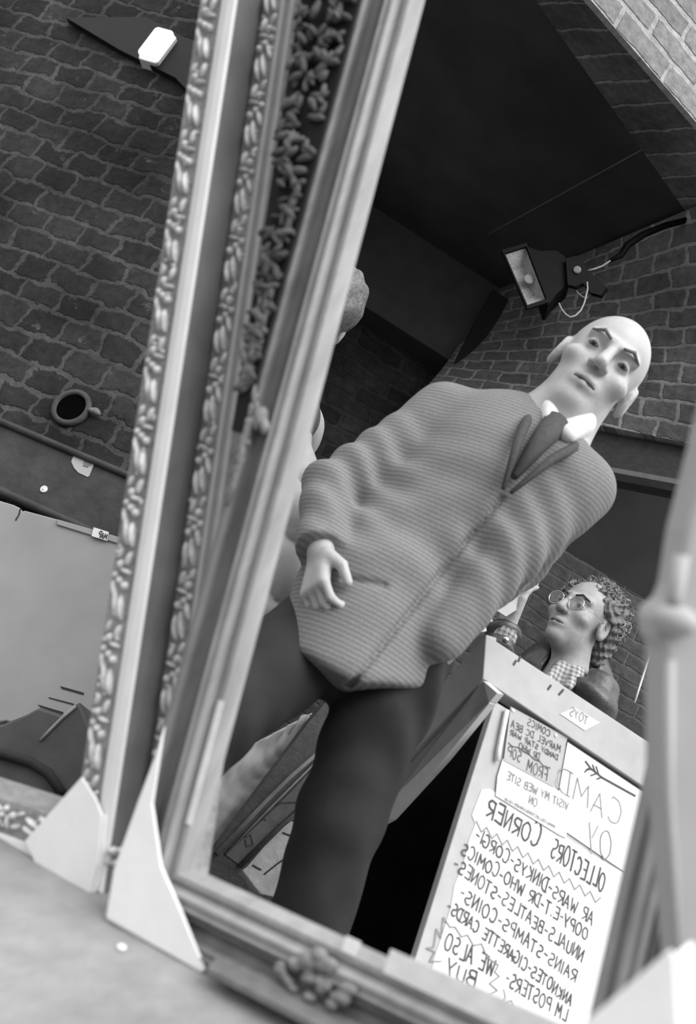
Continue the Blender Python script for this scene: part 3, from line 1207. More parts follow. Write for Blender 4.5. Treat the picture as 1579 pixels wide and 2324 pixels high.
def hand_sdf(P, wrist, dirv, palm_n, side, curl=0.7, k=1.0):
    """palm, four unequal bent fingers and a thumb on the palm's side"""
    f = V(dirv).normalized()
    n = V(palm_n)
    n = (n - f * n.dot(f)).normalized()
    s = f.cross(n).normalized() * side
    wv_ = V(wrist)
    d = None

    def ad(a, b_, r0, r1, kk=.006):
        nonlocal d
        c = cap(P, npv(a), npv(b_), r0 * k, r1 * k)
        d = c if d is None else smin(d, c, kk)
    pc = wv_ + f * .05 * k
    for j, o in enumerate((-.028, -.009, .010, .028)):
        ad(wv_ + s * o * .5 * k, wv_ + f * .085 * k + s * o * k, .014, .0115, .012)
    for j, (o, L_) in enumerate(((.030, .070), (.010, .080), (-.010, .075), (-.029, .058))):
        p = wv_ + f * .085 * k + s * o * k
        a = 0.0
        for q_, fr in enumerate((.44, .32, .24)):
            a += curl * (0.55 + .1 * q_)
            dv = f * math.cos(a) + n * math.sin(a)
            p2 = p + dv * L_ * fr * k
            ad(p, p2, .0092 - .0008 * q_, .0086 - .0009 * q_, .003)
            p = p2
    p = wv_ + f * .025 * k + s * .028 * k
    p2 = p + (f * .6 + s * .55 + n * .35).normalized() * .040 * k
    p3 = p2 + (f * .85 + s * .05 + n * .5).normalized() * .034 * k
    ad(p, p2, .014, .011, .01)
    ad(p2, p3, .011, .009, .003)
    return d


# ---------------- the walking bald man in the ribbed tweed jacket
hcn = at_y(1352, 845, 1.79)
neckb = V((0.285, 1.83, 1.43))
hipc = V((0.13, 1.88, 0.90))
shL, shR = V((0.085, 1.90, 1.375)), V((0.372, 1.78, 1.315))
elL, elR = V((-0.050, 1.87, 1.105)), at_y(1166, 1244, 1.765)
wrL, wrR = V((-0.010, 1.775, .955)), at_y(1018, 1425, 1.765)
kneeL, ankL = V((-0.04, 1.74, .60)), V((-.10, 1.84, .17))
kneeR, ankR = V((0.245, 1.88, .56)), V((.33, 1.95, .09))
hipL, hipR = hipc + V((-.055, .02, -.04)), hipc + V((.085, -.01, -.02))
Rh = rot_from((-0.10, -1, -0.16), V((0.27, 0, 1)))
man = empty('person', V((0.12, 1.9, 0)), 'bald person in ribbed tweed jacket and dark trousers striding past the sign board', 'person')


def man_body(P):
    d = head_sdf(P, hcn, Rh, 1.12)
    nt_ = npv(hcn) + np.array([0, .02, -.07], dtype=np.float32)
    d = smin(d, cap(P, nt_, npv(neckb), .054, .058), .03)
    d = smin(d, cap(P, npv(neckb), npv(hipc), .08, .10), .05)
    for sh, el_, wr in ((shL, elL, wrL), (shR, elR, wrR)):
        d = smin(d, cap(P, npv(neckb), npv(sh), .05, .05), .03)
        d = smin(d, cap(P, npv(sh), npv(el_), .045, .036), .02)
        d = smin(d, cap(P, npv(el_), npv(wr), .036, .026), .01)
    for hp, kn, an in ((hipL, kneeL, ankL), (hipR, kneeR, ankR)):
        d = smin(d, cap(P, npv(hp), npv(kn), .075, .05), .03)
        d = smin(d, cap(P, npv(kn), npv(an), .05, .035), .01)
        d = smin(d, cap(P, npv(an + V((0, .02, -.05))), npv(an + V((-.06, -.15, -.06))), .035, .028), .02)
    d = smin(d, hand_sdf(P, wrL, V((.25, -.35, -.9)), V((.8, .3, 0)), 1, 1.1), .012)
    d = smin(d, hand_sdf(P, wrR, V((-.5, .1, -.6)), V((-.2, .9, 0)), -1, .5), .012)
    return d


sdf_mesh('body', man_body, (-.2, 1.5, 0.0), (.55, 2.1, 1.82), .0048, M['skin'], man)


def folds(P, a, amp, fr, ph=0.0):
    a = npv(a)
    r = np.sqrt(((P - a) ** 2).sum(1))
    t_ = (P - a) @ np.array([.35, .25, .9], dtype=np.float32)
    return amp * np.sin(t_ * fr + 3 * np.sin(P[:, 0] * 17 + ph) + P[:, 1] * 9) * np.exp(-(r / .16) ** 2)


def man_jacket(P):
    ch = (neckb + hipc) / 2 + V((.03, 0, .08))
    # ellipsoidal chest, belly and flared skirt, leaning with the stride
    d = ell(P, npv(ch), (.178, .135, .24))
    d = smin(d, ell(P, npv(hipc + V((.02, -.01, .08))), (.165, .13, .30)), .06)
    d = smin(d, cap(P, npv(hipc + V((-.03, -.03, .06))), npv(hipc + V((.0, -.04, -.12))), .125, .135), .05)
    for sh, el_, wr in ((shL, elL, wrL), (shR, elR, wrR)):
        d = smin(d, cap(P, npv(neckb + V((0, 0, -.05))), npv(sh), .066, .066), .05)
        d = smin(d, cap(P, npv(sh), npv(el_), .070, .056), .035)
        fore = cap(P, npv(el_), npv(wr + (wr - el_) * .1), .057, .047)
        if wr is wrL:
            fore = smax(fore, (P - npv(wr)) @ npv((wr - el_).normalized()), .006)
        d = smin(d, fore, .02)
    # flat hem, open neck
    hem = .755 + .55 * np.maximum(P[:, 0] - .15, 0) + .12 * np.maximum(.10 - P[:, 0], 0) - P[:, 2]
    d = smax(d, hem * .8, .012)
    d = smax(d, -cap(P, npv(neckb + V((0, -.02, -.03))), npv(neckb + V((.02, -.05, .2))), .062, .075), .012)
    d = smax(d, -cap(P, npv(neckb + V((.0, -.10, -.02))), npv(neckb + V((-.055, -.20, -.24))), .026, .006), .010)
    d = d + folds(P, elL + V((.03, 0, .02)), .006, 85) + folds(P, elR, .005, 80, 1.0) + folds(P, hipc + V((-.02, -.1, .14)), .005, 55, 2.0)
    # front edge and a slanted pocket flap
    xf = .15 + (P[:, 2] - .78) * .22
    fr_ = (P[:, 1] < 1.80) & (P[:, 2] < 1.20)
    d = d + np.where(fr_, .011 * np.exp(-((P[:, 0] - xf) / .0055) ** 2), 0)
    pk = fr_ & (P[:, 0] > .045) & (P[:, 0] < .125)
    d = d + np.where(pk, .009 * np.exp(-((P[:, 2] - .925 - .3 * (P[:, 0] - .08)) / .006) ** 2), 0)
    return d


sdf_mesh('jacket', man_jacket, (-.22, 1.5, .66), (.56, 2.16, 1.56), .0055, M['tweed'], man)


def man_shirt(P):
    d = cap(P, npv(neckb + V((.004, -.01, -.04))), npv(neckb + V((.012, -.015, .026))), .068, .065)
    d = smin(d, cap(P, npv(neckb + V((.045, -.068, .012))), npv(neckb + V((.02, -.100, -.045))), .022, .018), .03)
    d = smin(d, cap(P, npv(neckb + V((-.03, -.068, .010))), npv(neckb + V((-.025, -.092, -.03))), .016, .012), .03)
    top = (P - npv(neckb + V((0, -.02, .038)))) @ np.array([.1, .5, .86], dtype=np.float32)
    return smax(d, top, .006)


sdf_mesh('shirt', man_shirt, (.1, 1.58, 1.1), (.45, 2.0, 1.52), .004, M['shirt'], man)
b = MB()
for sgn in (-1, 1):
    a0 = neckb + V((.055 * sgn, -.05, .01))
    pts = [a0 + V((0, .01, -.02)), neckb + V((.052 * sgn - .012, -.105, -.07)), neckb + V((.036 * sgn - .03, -.135, -.13)), neckb + V((.008 * sgn - .048, -.158, -.24))]
    b.tube(pts, [.008, .010, .009, .004], 8)
b.build('lapel', M['lapel'], man, smooth=True)
b = MB()
b.tube([neckb + V((-.008, -.085, -.03)), neckb + V((-.025, -.115, -.10)), neckb + V((-.045, -.14, -.2))], [.028, .020, .008], 12)
b.build('jumper_front', M['lapel'], man, smooth=True)


def man_trousers(P):
    d = ell(P, npv(hipc + V((.01, .01, -.02))), (.135, .11, .13))
    for hp, kn, an in ((hipL, kneeL, ankL), (hipR, kneeR, ankR)):
        d = smin(d, cap(P, npv(hp), npv(kn), .10, .078), .04)
        d = smin(d, cap(P, npv(kn), npv(an + V((0, 0, .02))), .078, .066), .02)
    d = d + folds(P, hipc + V((.1, -.1, -.1)), .010, 50, .5) + folds(P, kneeR, .003, 60) + folds(P, kneeL, .003, 60)
    return smax(d, .075 - P[:, 2], .01)


sdf_mesh('trousers', man_trousers, (-.25, 1.6, .05), (.46, 2.1, 1.06), .007, M['trousers'], man)
for an, nm in ((ankL, 'shoe'), (ankR, 'shoe')):
    def shoe(P, an=an):
        d = cap(P, npv(an + V((0, .03, -.045))), npv(an + V((-.06, -.16, -.055))), .044, .036)
        return smax(d, .0 - P[:, 2], .006)
    sdf_mesh(nm, shoe, (an.x - .16, an.y - .26, -.01), (an.x + .1, an.y + .12, .12), .006, M['lamp_black'], man)
iR = np.linalg.inv(Rh)


def hw(R_, c, x, y, z, k=1.0):
    v_ = R_.T @ np.array([x, y, z]) * k
    return V(c) + V((float(v_[0]), float(v_[1]), float(v_[2])))


def face_parts(R_, c, k, person, brow_m, brow_w=.006):
    for sgn in (-1, 1):
        b = MB()
        b.tube([hw(R_, c, sgn * .014, .094, .024, k), hw(R_, c, sgn * .032, .090, .033, k), hw(R_, c, sgn * .052, .072, .028, k)], [brow_w * .7, brow_w, brow_w * .4], 8)
        b.build('eyebrow', brow_m, person, smooth=True)
        b = MB()
        ec = hw(R_, c, sgn * .033, .0725, .004, k)
        ax_, ay_, az_ = [V([float(q) for q in R_[i]]) for i in range(3)]
        b.ellipsoid(ec, ax_ * .0125 * k, az_ * .0085 * k, ay_ * .0135 * k, 12, 8)
        e_ = b.build('eye', M['eye'], person, smooth=True)
        b = MB()
        b.ellipsoid(ec + ay_ * .0105 * k, ax_ * .0055 * k, az_ * .0055 * k, ay_ * .004 * k, 12, 6)
        b.build('iris', M['iris'], e_, smooth=True)
    b = MB()
    b.tube([hw(R_, c, -.022, .0845, -.065, k), hw(R_, c, -.01, .0925, -.0645, k), hw(R_, c, .01, .0925, -.0645, k), hw(R_, c, .022, .0845, -.065, k)], [.002, .0045, .0045, .002], 8)
    b.build('lips', M['lips'], person, smooth=True)


face_parts(Rh, hcn, 1.12, man, M['brow_grey'], .0045)

# ---------------- person in the padded jacket, mostly hidden behind the mirror frame
pu = empty('person', V((-.15, 2.28, 0)), 'person in pale padded jacket mostly hidden behind the grooved mirror frame', 'person')
p_neck = V((-.30, 2.26, 1.45))
p_hip = V((-.17, 2.28, .90))
p_sh = V((-.215, 2.17, 1.33))
p_sh2 = V((-.25, 2.40, 1.35))
p_el = V((-.105, 2.14, 1.12))
p_wr = V((-.055, 2.12, .86))
p_hc = p_neck + V((-.005, -.02, .19))
Rp = rot_from((-.5, .9, 0), V((0, 0, 1)))


def p_leg(s_):
    return p_hip + V((.01 * s_, .08 * s_, -.02)), V((-.10 + .05 * s_, p_hip.y + .08 * s_, .50)), V((-.02 + .10 * s_, p_hip.y + .08 * s_, .09))


def pad_body(P):
    d = head_sdf(P, p_hc, Rp, 1.0)
    d = smin(d, cap(P, npv(p_hc + V((0, .02, -.07))), npv(p_neck), .052, .056), .03)
    d = smin(d, cap(P, npv(p_neck), npv(p_hip), .08, .09), .05)
    for a_ in ((p_neck, p_sh, .05, .045), (p_sh, p_el, .045, .036), (p_el, p_wr, .036, .026), (p_neck, p_sh2, .05, .045), (p_sh2, p_sh2 + V((-.02, 0, -.28)), .045, .036),
               (p_sh2 + V((-.02, 0, -.28)), p_sh2 + V((.06, -.05, -.5)), .036, .026)):
        d = smin(d, cap(P, npv(a_[0]), npv(a_[1]), a_[2], a_[3]), .02)
    for s_ in (-1, 1):
        hp, kn, an = p_leg(s_)
        d = smin(d, cap(P, npv(hp), npv(kn), .07, .05), .03)
        d = smin(d, cap(P, npv(kn), npv(an), .05, .035), .01)
        d = smin(d, cap(P, npv(an + V((-.02, 0, -.055))), npv(an + V((.14, -.02, -.06))), .033, .028), .02)
    d = smin(d, hand_sdf(P, p_wr, V((.1, -.2, -.95)), V((-.8, .3, 0)), -1, .7), .012)
    d = smin(d, hand_sdf(P, p_sh2 + V((.06, -.05, -.5)), V((.0, -.1, -.95)), V((.8, .3, 0)), 1, .7), .012)
    return d


sdf_mesh('body', pad_body, (-.52, 1.92, -.01), (.30, 2.62, 1.80), .0065, M['skin2'], pu)


def puff(d, P, z0, pitch, depth):
    w_ = np.abs(np.sin((P[:, 2] - z0 + .18 * (P[:, 0] + .15)) / pitch * PI))
    return d - depth * (np.sqrt(np.maximum(w_, 0)) - .75)


def pad_jacket(P):
    d = ell(P, npv((p_neck + p_hip) / 2), (.105, .15, .36))
    arm = cap(P, npv(p_sh + V((-.03, 0, -.04))), npv(p_el), .075, .072)
    arm = smin(arm, cap(P, npv(p_el), npv(p_wr + V((.01, 0, .02))), .074, .058), .03)
    d = smin(d, arm, .02)
    d = smin(d, cap(P, npv(p_neck + V((0, 0, -.09))), npv(p_sh + V((-.02, 0, -.02))), .08, .075), .04)
    q2 = p_sh2 + V((-.02, 0, -.28))
    d = smin(d, cap(P, npv(p_sh2), npv(q2), .07, .065), .03)
    d = smin(d, cap(P, npv(q2), npv(q2 + V((.02, -.05, -.2))), .065, .055), .02)
    d = puff(d, P, .80, .125, .022)
    return smax(smax(d, .72 - P[:, 2], .02), P[:, 2] - 1.40, .02)


sdf_mesh('padded_jacket', pad_jacket, (-.52, 1.96, .68), (.12, 2.62, 1.5), .0055, M['puffer'], pu)


def pad_hood(P):
    d = cap(P, npv(p_neck + V((.0, .03, .0))), npv(p_sh + V((-.02, 0, .0))), .085, .082)
    d = smin(d, cap(P, npv(p_neck), npv(p_sh2), .08, .05), .04)
    return smax(d, 1.27 - P[:, 2], .03)


sdf_mesh('hood', pad_hood, (-.52, 1.98, 1.2), (.02, 2.6, 1.64), .006, M['hood'], pu)


def pad_tr(P):
    d = ell(P, npv(p_hip + V((0, 0, -.04))), (.11, .14, .12))
    for s_ in (-1, 1):
        hp, kn, an = p_leg(s_)
        d = smin(d, cap(P, npv(hp), npv(kn), .085, .07), .03)
        d = smin(d, cap(P, npv(kn), npv(an), .07, .06), .02)
    return d


sdf_mesh('trousers', pad_tr, (-.42, 2.05, .0), (.22, 2.52, 1.02), .008, M['trousers'], pu)


def pad_hair(P):
    Q = (P - npv(p_hc)) @ Rp.T
    d = ell(Q, (0, -.025, .045), (.088, .105, .095))
    d = smax(d, (Q[:, 1] - .055) - (Q[:, 2] - .05) * .6, .02)
    return d + .006 * np.sin(Q[:, 0] * 90) * np.sin(Q[:, 2] * 80 + Q[:, 1] * 60)


sdf_mesh('hair', pad_hair, (-.55, 2.0, 1.5), (-.12, 2.45, 1.9), .006, M['hair'], pu)
face_parts(Rp, p_hc, 1.0, pu, M['hair_dark'])

# ---------------- the seller behind the sign
sc = at_y(1316, 1405, 2.72)
s_fwd = V((-.80, -.72, .08))
Rs = rot_from(s_fwd, V((.26, .05, 1)))
se = empty('person', V((sc.x + .12, 2.86, 0)), 'curly haired person in round glasses and dark jacket behind the sign board', 'person')
s_neck = sc + V((.045, .04, -.165))
s_hip = V((s_neck.x + .03, 2.88, .80))
s_shR = at_y(1345, 1580, 2.70)          # image-right shoulder
s_shL = s_neck + V((-.17, .05, -.10))
s_elL = s_shL + V((-.06, -.10, -.22))
s_wrL = at_y(1150, 1425, 2.60)
s_elR = s_shR + V((.05, .0, -.27))
s_wrR = s_elR + V((-.14, -.16, -.10))


def sel_body(P):
    d = head_sdf(P, sc, Rs, 1.0, .98)
    d = smin(d, cap(P, npv(sc + V((.015, .02, -.07))), npv(s_neck + V((0, 0, -.03))), .054, .058), .025)
    d = smin(d, cap(P, npv(s_neck + V((0, 0, -.06))), npv(s_hip), .08, .10), .05)
    for a_, e_, w_2 in ((s_shL, s_elL, s_wrL), (s_shR, s_elR, s_wrR)):
        d = smin(d, cap(P, npv(s_neck + V((0, 0, -.07))), npv(a_), .045, .04), .02)
        d = smin(d, cap(P, npv(a_), npv(e_), .042, .034), .02)
        d = smin(d, cap(P, npv(e_), npv(w_2), .034, .025), .01)
    for s_ in (-1, 1):
        hp = s_hip + V((.085 * s_, 0, 0))
        d = smin(d, cap(P, npv(hp), npv(V((hp.x, hp.y - .02, .44))), .075, .05), .03)
        d = smin(d, cap(P, npv(V((hp.x, hp.y - .02, .44))), npv(V((hp.x, hp.y + .03, .08))), .05, .034), .01)
        d = smin(d, cap(P, npv(V((hp.x, hp.y + .04, .034))), npv(V((hp.x - .03, hp.y - .13, .03))), .032, .027), .02)
    d = smin(d, hand_sdf(P, s_wrL, V((-.12, -.12, .97)), V((.75, .3, .2)), 1, .55), .012)
    d = smin(d, hand_sdf(P, s_wrR, V((-.8, -.5, -.1)), V((0, 0, -1)), 1, .5), .012)
    return d


sdf_mesh('body', sel_body, (s_wrL.x - .14, 2.42, -.005), (s_shR.x + .2, 3.08, sc.z + .17), .0042, M['skin2'], se)


def sel_jacket(P):
    d = ell(P, npv((s_neck + s_hip) / 2 + V((0, 0, .06))), (.185, .125, .34))
    for a_, e_, w_2 in ((s_shL, s_elL, s_wrL), (s_shR, s_elR, s_wrR)):
        d = smin(d, cap(P, npv(s_neck + V((0, .01, -.075))), npv(a_), .062, .066), .04)
        d = smin(d, cap(P, npv(a_), npv(e_), .066, .056), .03)
        e2 = e_ + (w_2 - e_) * .93
        d = smin(d, cap(P, npv(e_), npv(e2), .056, .046), .02)
    d = smax(d, -cap(P, npv(s_neck + V((-.02, -.03, -.06))), npv(s_neck + V((-.0, 0, .2))), .063, .075), .012)
    d = smax(d, -cap(P, npv(s_neck + V((-.06, -.08, -.06))), npv(s_neck + V((-.10, -.15, -.25))), .035, .01), .012)
    d = d + folds(P, s_shR + V((-.05, -.03, -.06)), .009, 75) + folds(P, s_wrL + V((0, 0, -.09)), .008, 100, 1) + folds(P, s_elL, .010, 80, 2)
    return smax(d, .72 - P[:, 2], .02)


sdf_mesh('jacket', sel_jacket, (s_wrL.x - .14, 2.42, .68), (s_shR.x + .2, 3.1, s_neck.z + .10), .0048, M['leather'], se)


def sel_tr(P):
    d = ell(P, npv(s_hip + V((0, 0, -.02))), (.15, .11, .12))
    for s_ in (-1, 1):
        hp = s_hip + V((.085 * s_, 0, 0))
        d = smin(d, cap(P, npv(hp), npv(V((hp.x, hp.y + .01, .10))), .09, .062), .03)
    return d


sdf_mesh('trousers', sel_tr, (s_hip.x - .3, 2.7, .0), (s_hip.x + .3, 3.1, .98), .009, M['trousers'], se)


def sel_shirt(P):
    d = cap(P, npv(s_neck + V((0, 0, -.07))), npv(s_neck + V((-.004, -.004, .008))), .070, .064)
    d = smin(d, cap(P, npv(s_neck + V((-.05, -.055, .0))), npv(s_neck + V((-.075, -.085, -.05))), .016, .012), .03)
    d = smin(d, cap(P, npv(s_neck + V((.0, -.068, .0))), npv(s_neck + V((-.02, -.105, -.05))), .016, .012), .03)
    d = smin(d, cap(P, npv(s_neck + V((-.03, -.04, -.08))), npv(s_neck + V((-.08, -.11, -.24))), .045, .03), .03)
    return smax(d, (P - npv(s_neck + V((0, 0, .022)))) @ np.array([.3, .2, .93], dtype=np.float32), .005)


sdf_mesh('shirt', sel_shirt, (s_neck.x - .2, 2.5, s_neck.z - .32), (s_neck.x + .15, 3.0, s_neck.z + .06), .004, M['checks'], se)
b = MB()
cu = (s_wrL - s_elL).normalized()
b.tube([s_wrL - cu * .03, s_wrL - cu * .015, s_wrL + cu * .004], [.040, .041, .038], 16, cap=False)
b.build('cuff', M['checks'], se, smooth=True)
b = MB()
cs_ = s_wrL - cu * .045 + V((.0, -.052, .0))
b.lathe(cs_, V((.1, -1, .1)), [(.009, 0), (.009, .004), (.005, .007), (.001, .0075)], 16)
b.build('cuff_button', M['steel'], se, smooth=True)


def sel_hair(P):
    Q = (P - npv(sc)) @ Rs.T
    d = ell(Q, (0, -.045, .045), (.098, .105, .092))
    d = smin(d, ell(Q, (0, -.085, -.03), (.082, .055, .085)), .03)
    d = smin(d, ell(np.stack([np.abs(Q[:, 0]), Q[:, 1], Q[:, 2]], 1), (.074, -.005, .025), (.022, .035, .04)), .02)
    face = (Q[:, 1] - .052) - (Q[:, 2] - .075) * .9
    d = smax(d, face, .02)
    ear = ell(np.stack([np.abs(Q[:, 0]), Q[:, 1], Q[:, 2]], 1), (.088, -.008, -.010), (.026, .028, .034))
    d = smax(d, -ear, .01)
    n_ = np.sin(Q[:, 0] * 150 + 4 * np.sin(Q[:, 2] * 70)) * np.sin(Q[:, 1] * 140 + 3 * np.sin(Q[:, 0] * 90)) + .6 * np.sin(Q[:, 2] * 210 + Q[:, 1] * 120)
    return d + .0055 * n_


hr_ = sdf_mesh('hair', sel_hair, tuple(sc - V((.19, .19, .18))), tuple(sc + V((.19, .19, .19))), .0035, M['hair'], se)
b = MB()
for i in range(420):
    # curls rooted over crown, sides and nape
    th, ph_ = rng.uniform(0, 2 * PI), rng.uniform(-.5, 1)
    q = np.array([math.cos(th) * math.sqrt(max(0, 1 - ph_ * ph_)) * .098, math.sin(th) * math.sqrt(max(0, 1 - ph_ * ph_)) * .108 - .045, ph_ * .098 + .042])
    if q[1] > .03 + (q[2] - .075) * .9 - .01 * rng.random():
        continue
    if abs(q[0]) > .06 and -.035 < q[1] < .03 and q[2] < .02:
        continue
    n_ = (q - np.array([0, -.045, .03]))
    n_ /= np.linalg.norm(n_)
    rr = rng.uniform(.008, .018)
    a1 = V(n_).orthogonal().normalized()
    a1.rotate(Matrix.Rotation(rng.uniform(0, 2 * PI), 3, V(n_)))
    a2 = V(n_)
    pts = []
    for k_ in range(8):
        a = k_ / 7 * rng.uniform(3.2, 5)
        o = V(q) + a1 * (rr * math.sin(a) + .002 * k_) + a2 * (rr * (1 - math.cos(a)) * .6 - .004)
        pts.append(hw(Rs, sc, o.x, o.y, o.z))
    b.tube(pts, [.0022] * 4 + [.002, .0017, .0013, .0007], 5)
b.build('curls', mat('grey curl', 0.20, 0.45, 0.6, 90, spec=.6), hr_, smooth=True)
face_parts(Rs, sc, 1.0, se, M['hair_dark'], .0042)
gl = MB()
ax_, ay_, az_ = [V([float(q_) for q_ in Rs[i]]) for i in range(3)]
lens_c = []
for sgn in (-1, 1):
    c = hw(Rs, sc, sgn * .035, .100, -.002)
    lens_c.append(c)
    gl.tube([c + (ax_ * math.cos(a) * .023 + az_ * math.sin(a) * .021) for a in [2 * PI * k_ / 24 for k_ in range(25)]], .0019, 6, cap=False)
    gl.tube([hw(Rs, sc, sgn * .057, .098, .002), hw(Rs, sc, sgn * .076, .06, .004), hw(Rs, sc, sgn * .084, -.005, .008), hw(Rs, sc, sgn * .083, -.025, -.012)], .0012, 6)
gl.tube([hw(Rs, sc, -.013, .101, .004), hw(Rs, sc, 0, .108, .008), hw(Rs, sc, .013, .101, .004)], .0013, 6)
go = gl.build('glasses', M['steel'], se, smooth=True)
for c in lens_c:
    b = MB()
    b.lathe(c, ay_, [(.0215, -.0006), (.0215, .0002), (.012, .0010), (.001, .0013)], 24)
    b.build('lens', GLASS, go, smooth=True)

# folded pale paper held up by the seller
b = MB()
pq = s_wrL + V((0, -.03, .06))
nq = V((.3, -.9, .1)).normalized()
b.prism([on_plane(x, y, pq, nq) for x, y in ((1108, 1330), (1152, 1306), (1180, 1338), (1172, 1384), (1146, 1400), (1112, 1378))], nq * 0.004)
tag(b.build('folded_paper', M['paper_grey'], bevel=0.001), 'pale folded paper held up in the hand of the person in glasses', 'paper')

# ================================================================== FLOODLIGHT ON THE VAULT
fy = 2.75
fc = at_y(1195, 632, fy)
c_tl, c_tr, c_br, c_bl = [at_y(x, y, fy) for x, y in ((1140, 576), (1192, 560), (1240, 685), (1194, 700))]
t = empty('floodlight', fc, 'black floodlight with dimpled reflector fixed beside the brick vault', 'light')
fu = ((c_tr - c_tl) + (c_br - c_bl)).normalized()
fv = ((c_bl - c_tl) + (c_br - c_tr)).normalized()
fn = fu.cross(fv).normalized()
if fn.dot(EYE - fc) < 0:
    fn = -fn
b = MB()
fr_ = 0.008
outer = [c_tl, c_tr, c_br, c_bl]
outer = [p + (p - fc).normalized() * fr_ for p in outer]
inner = [p + (fc - p).normalized() * 0.006 for p in (c_tl, c_tr, c_br, c_bl)]
for i in range(4):
    j = (i + 1) % 4
    b.prism([outer[i], outer[j], inner[j], inner[i]], fn * 0.012)
b.build('bezel', M['lamp_black'], t)
b = MB()
cc = fc - fn * 0.03
inn = [p.lerp(cc, .45) - fn * .0 for p in inner]
inn = [p - fn * .02 for p in inn]
b.add(inner + inn, [(4, 5, 6, 7), (0, 1, 5, 4), (1, 2, 6, 5), (2, 3, 7, 6), (3, 0, 4, 7)])
b.build('reflector', M['reflector'], t)
b = MB()
lampc = fc + fu * .012 - fn * .012
b.lathe(lampc, fn, [(.018, 0), (.016, .004), (.004, .006)], 20)
b.build('lamp_disc', M['washer'], t)
b = MB()
back = [(1192, 556), (1225, 568), (1262, 566), (1282, 580), (1290, 604), (1294, 640), (1262, 668), (1246, 690), (1240, 692)]
b.prism([at_y(x, y, fy + .004) for x, y in back], V((.02, .09, .0)))
b.build('housing', M['lamp_black'], t, bevel=0.004)
b = MB()
br_ = [(1284, 586), (1308, 580), (1320, 590), (1334, 614), (1376, 652), (1364, 670), (1340, 664), (1322, 642), (1306, 650), (1288, 646)]
b.prism([at_y(x, y, fy - .01) for x, y in br_], V((.01, .012, .0)))
b.build('bracket', M['lamp_black'], t)
b = MB()
b.lathe(at_y(1309, 614, fy - .01), V((-.2, -1, -.3)), [(.0125, 0), (.0125, .008), (.010, .010), (.001, .0105)], 24)
b.build('pivot_knob', M['washer'], t)
b = MB()
b.tube([at_y(x, y, fy - .012) for x, y in ((1268, 688), (1274, 702), (1284, 714), (1294, 720), (1306, 716), (1318, 704), (1326, 686), (1333, 656), (1332, 640))], .0028, 8)
b.tube([at_y(x, y, fy + .012) for x, y in ((1304, 650), (1310, 664), (1322, 674), (1332, 676), (1342, 660))], .0022, 8)
b.build('lead', M['wire'], t, smooth=True)
b = MB()
b.tube([at_y(x, y, fy + .03) for x, y in ((1334, 614), (1350, 610), (1366, 604), (1384, 592))], .003, 8)
b.build('mains_wire', M['wire'], t, smooth=True)
b = MB()
b.tube([at_y(x, y, fy + .05) for x, y in ((1380, 594), (1408, 580), (1424, 556), (1460, 532), (1510, 512), (1570, 496), (1640, 480))], [.006, .011, .013, .013, .012, .011, .011], 8)
tag(b.build('cable', M['lamp_black'], smooth=True), 'thick black cable running along the top of the brick vault to the floodlight', 'cable')

# hanging pale cord right of the seller
b = MB()
b.tube([at_y(1440, 1594, 2.6), at_y(1452, 1556, 2.6), at_y(1466, 1512, 2.6), at_y(1480, 1470, 2.6), at_y(1560, 1240, 2.6), at_y(1600, 1120, 2.62)], .0028, 8)
tag(b.build('cord', M['lip'], smooth=True), 'thin pale cord hanging beside the right shoulder of the person in glasses', 'cord')

# ================================================================== BEHIND THE STRIDING LEGS
pS = at_y(600, 1740, 2.75)
nS = V((.25, -1, .05)).normalized()


def onQ(px, py, off=0.0):
    return on_plane(px, py, pS + nS * off, nS)


qs = [(440, 1760), (560, 1690), (640, 1650), (694, 1626), (702, 1640), (690, 1664), (660, 1705), (620, 1770), (560, 1850), (480, 1930), (380, 2000)]


def lerp2(a, b_, f):
    return (a[0] + (b_[0] - a[0]) * f, a[1] + (b_[1] - a[1]) * f)


Q4 = [(400, 1780), (706, 1618), (692, 1690), (470, 1960)]


def sheet(s, t_):
    a = lerp2(lerp2(Q4[0], Q4[1], s), lerp2(Q4[3], Q4[2], s), t_)
    o = .003 * math.sin(s * 60 + 6 * math.sin(t_ * 4)) * (.1 + s * s) + .012 * mnoise.noise(V((s * 5, t_ * 3, 0)))
    return onQ(a[0], a[1], o), (s, t_)


so = grid_surface('crumpled_sheet', sheet, M['sack'], 70, 40, thick=-.008)
del so['kind']
so.data.shade_smooth()
tag(so, 'pale crumpled sheet bunched behind the left leg of the striding person', 'sheet')
b = MB()
# carry it down to the floor: the sheet hangs over a low stack
lowp = onQ(470, 1900, -.10)
t = empty('plank', onQ(600, 1840, .12) * 1.0, 'dark plank with a pale edge leaning between the crumpled sheet and the cracked slab', 'plank')
b.prism([onQ(x, y, .10) for x, y in ((482, 1932), (700, 1640), (750, 1580), (800, 1620), (790, 1690), (735, 1760), (560, 1968), (520, 1995), (440, 1990))], -nS * .03)
b.build('board', M['plank'], t)
b = MB()
b.tube([onQ(492, 1938, .104), onQ(600, 1822, .104), onQ(660, 1762, .104), onQ(734, 1698, .104)], .006, 8)
b.tube([onQ(512, 1938, .104), onQ(610, 1836, .104), onQ(730, 1716, .104)], .003, 8)
b.build('edge_strip', M['plank_edge'], t, smooth=True)
b = MB()
b.prism([onQ(x, y, .103) for x, y in ((512, 1940), (620, 1838), (720, 1734), (735, 1762), (640, 1868), (548, 1966))], -nS * .004)
b.build('face_panel', mat('dark grey face', .075, .6, .25, 30), t)
b = MB()
b.tube([onQ(544, 1966, .106), onQ(640, 1872, .106), onQ(726, 1800, .106)], .007, 8)
b.build('lower_rail', M['plank'], t, smooth=True)
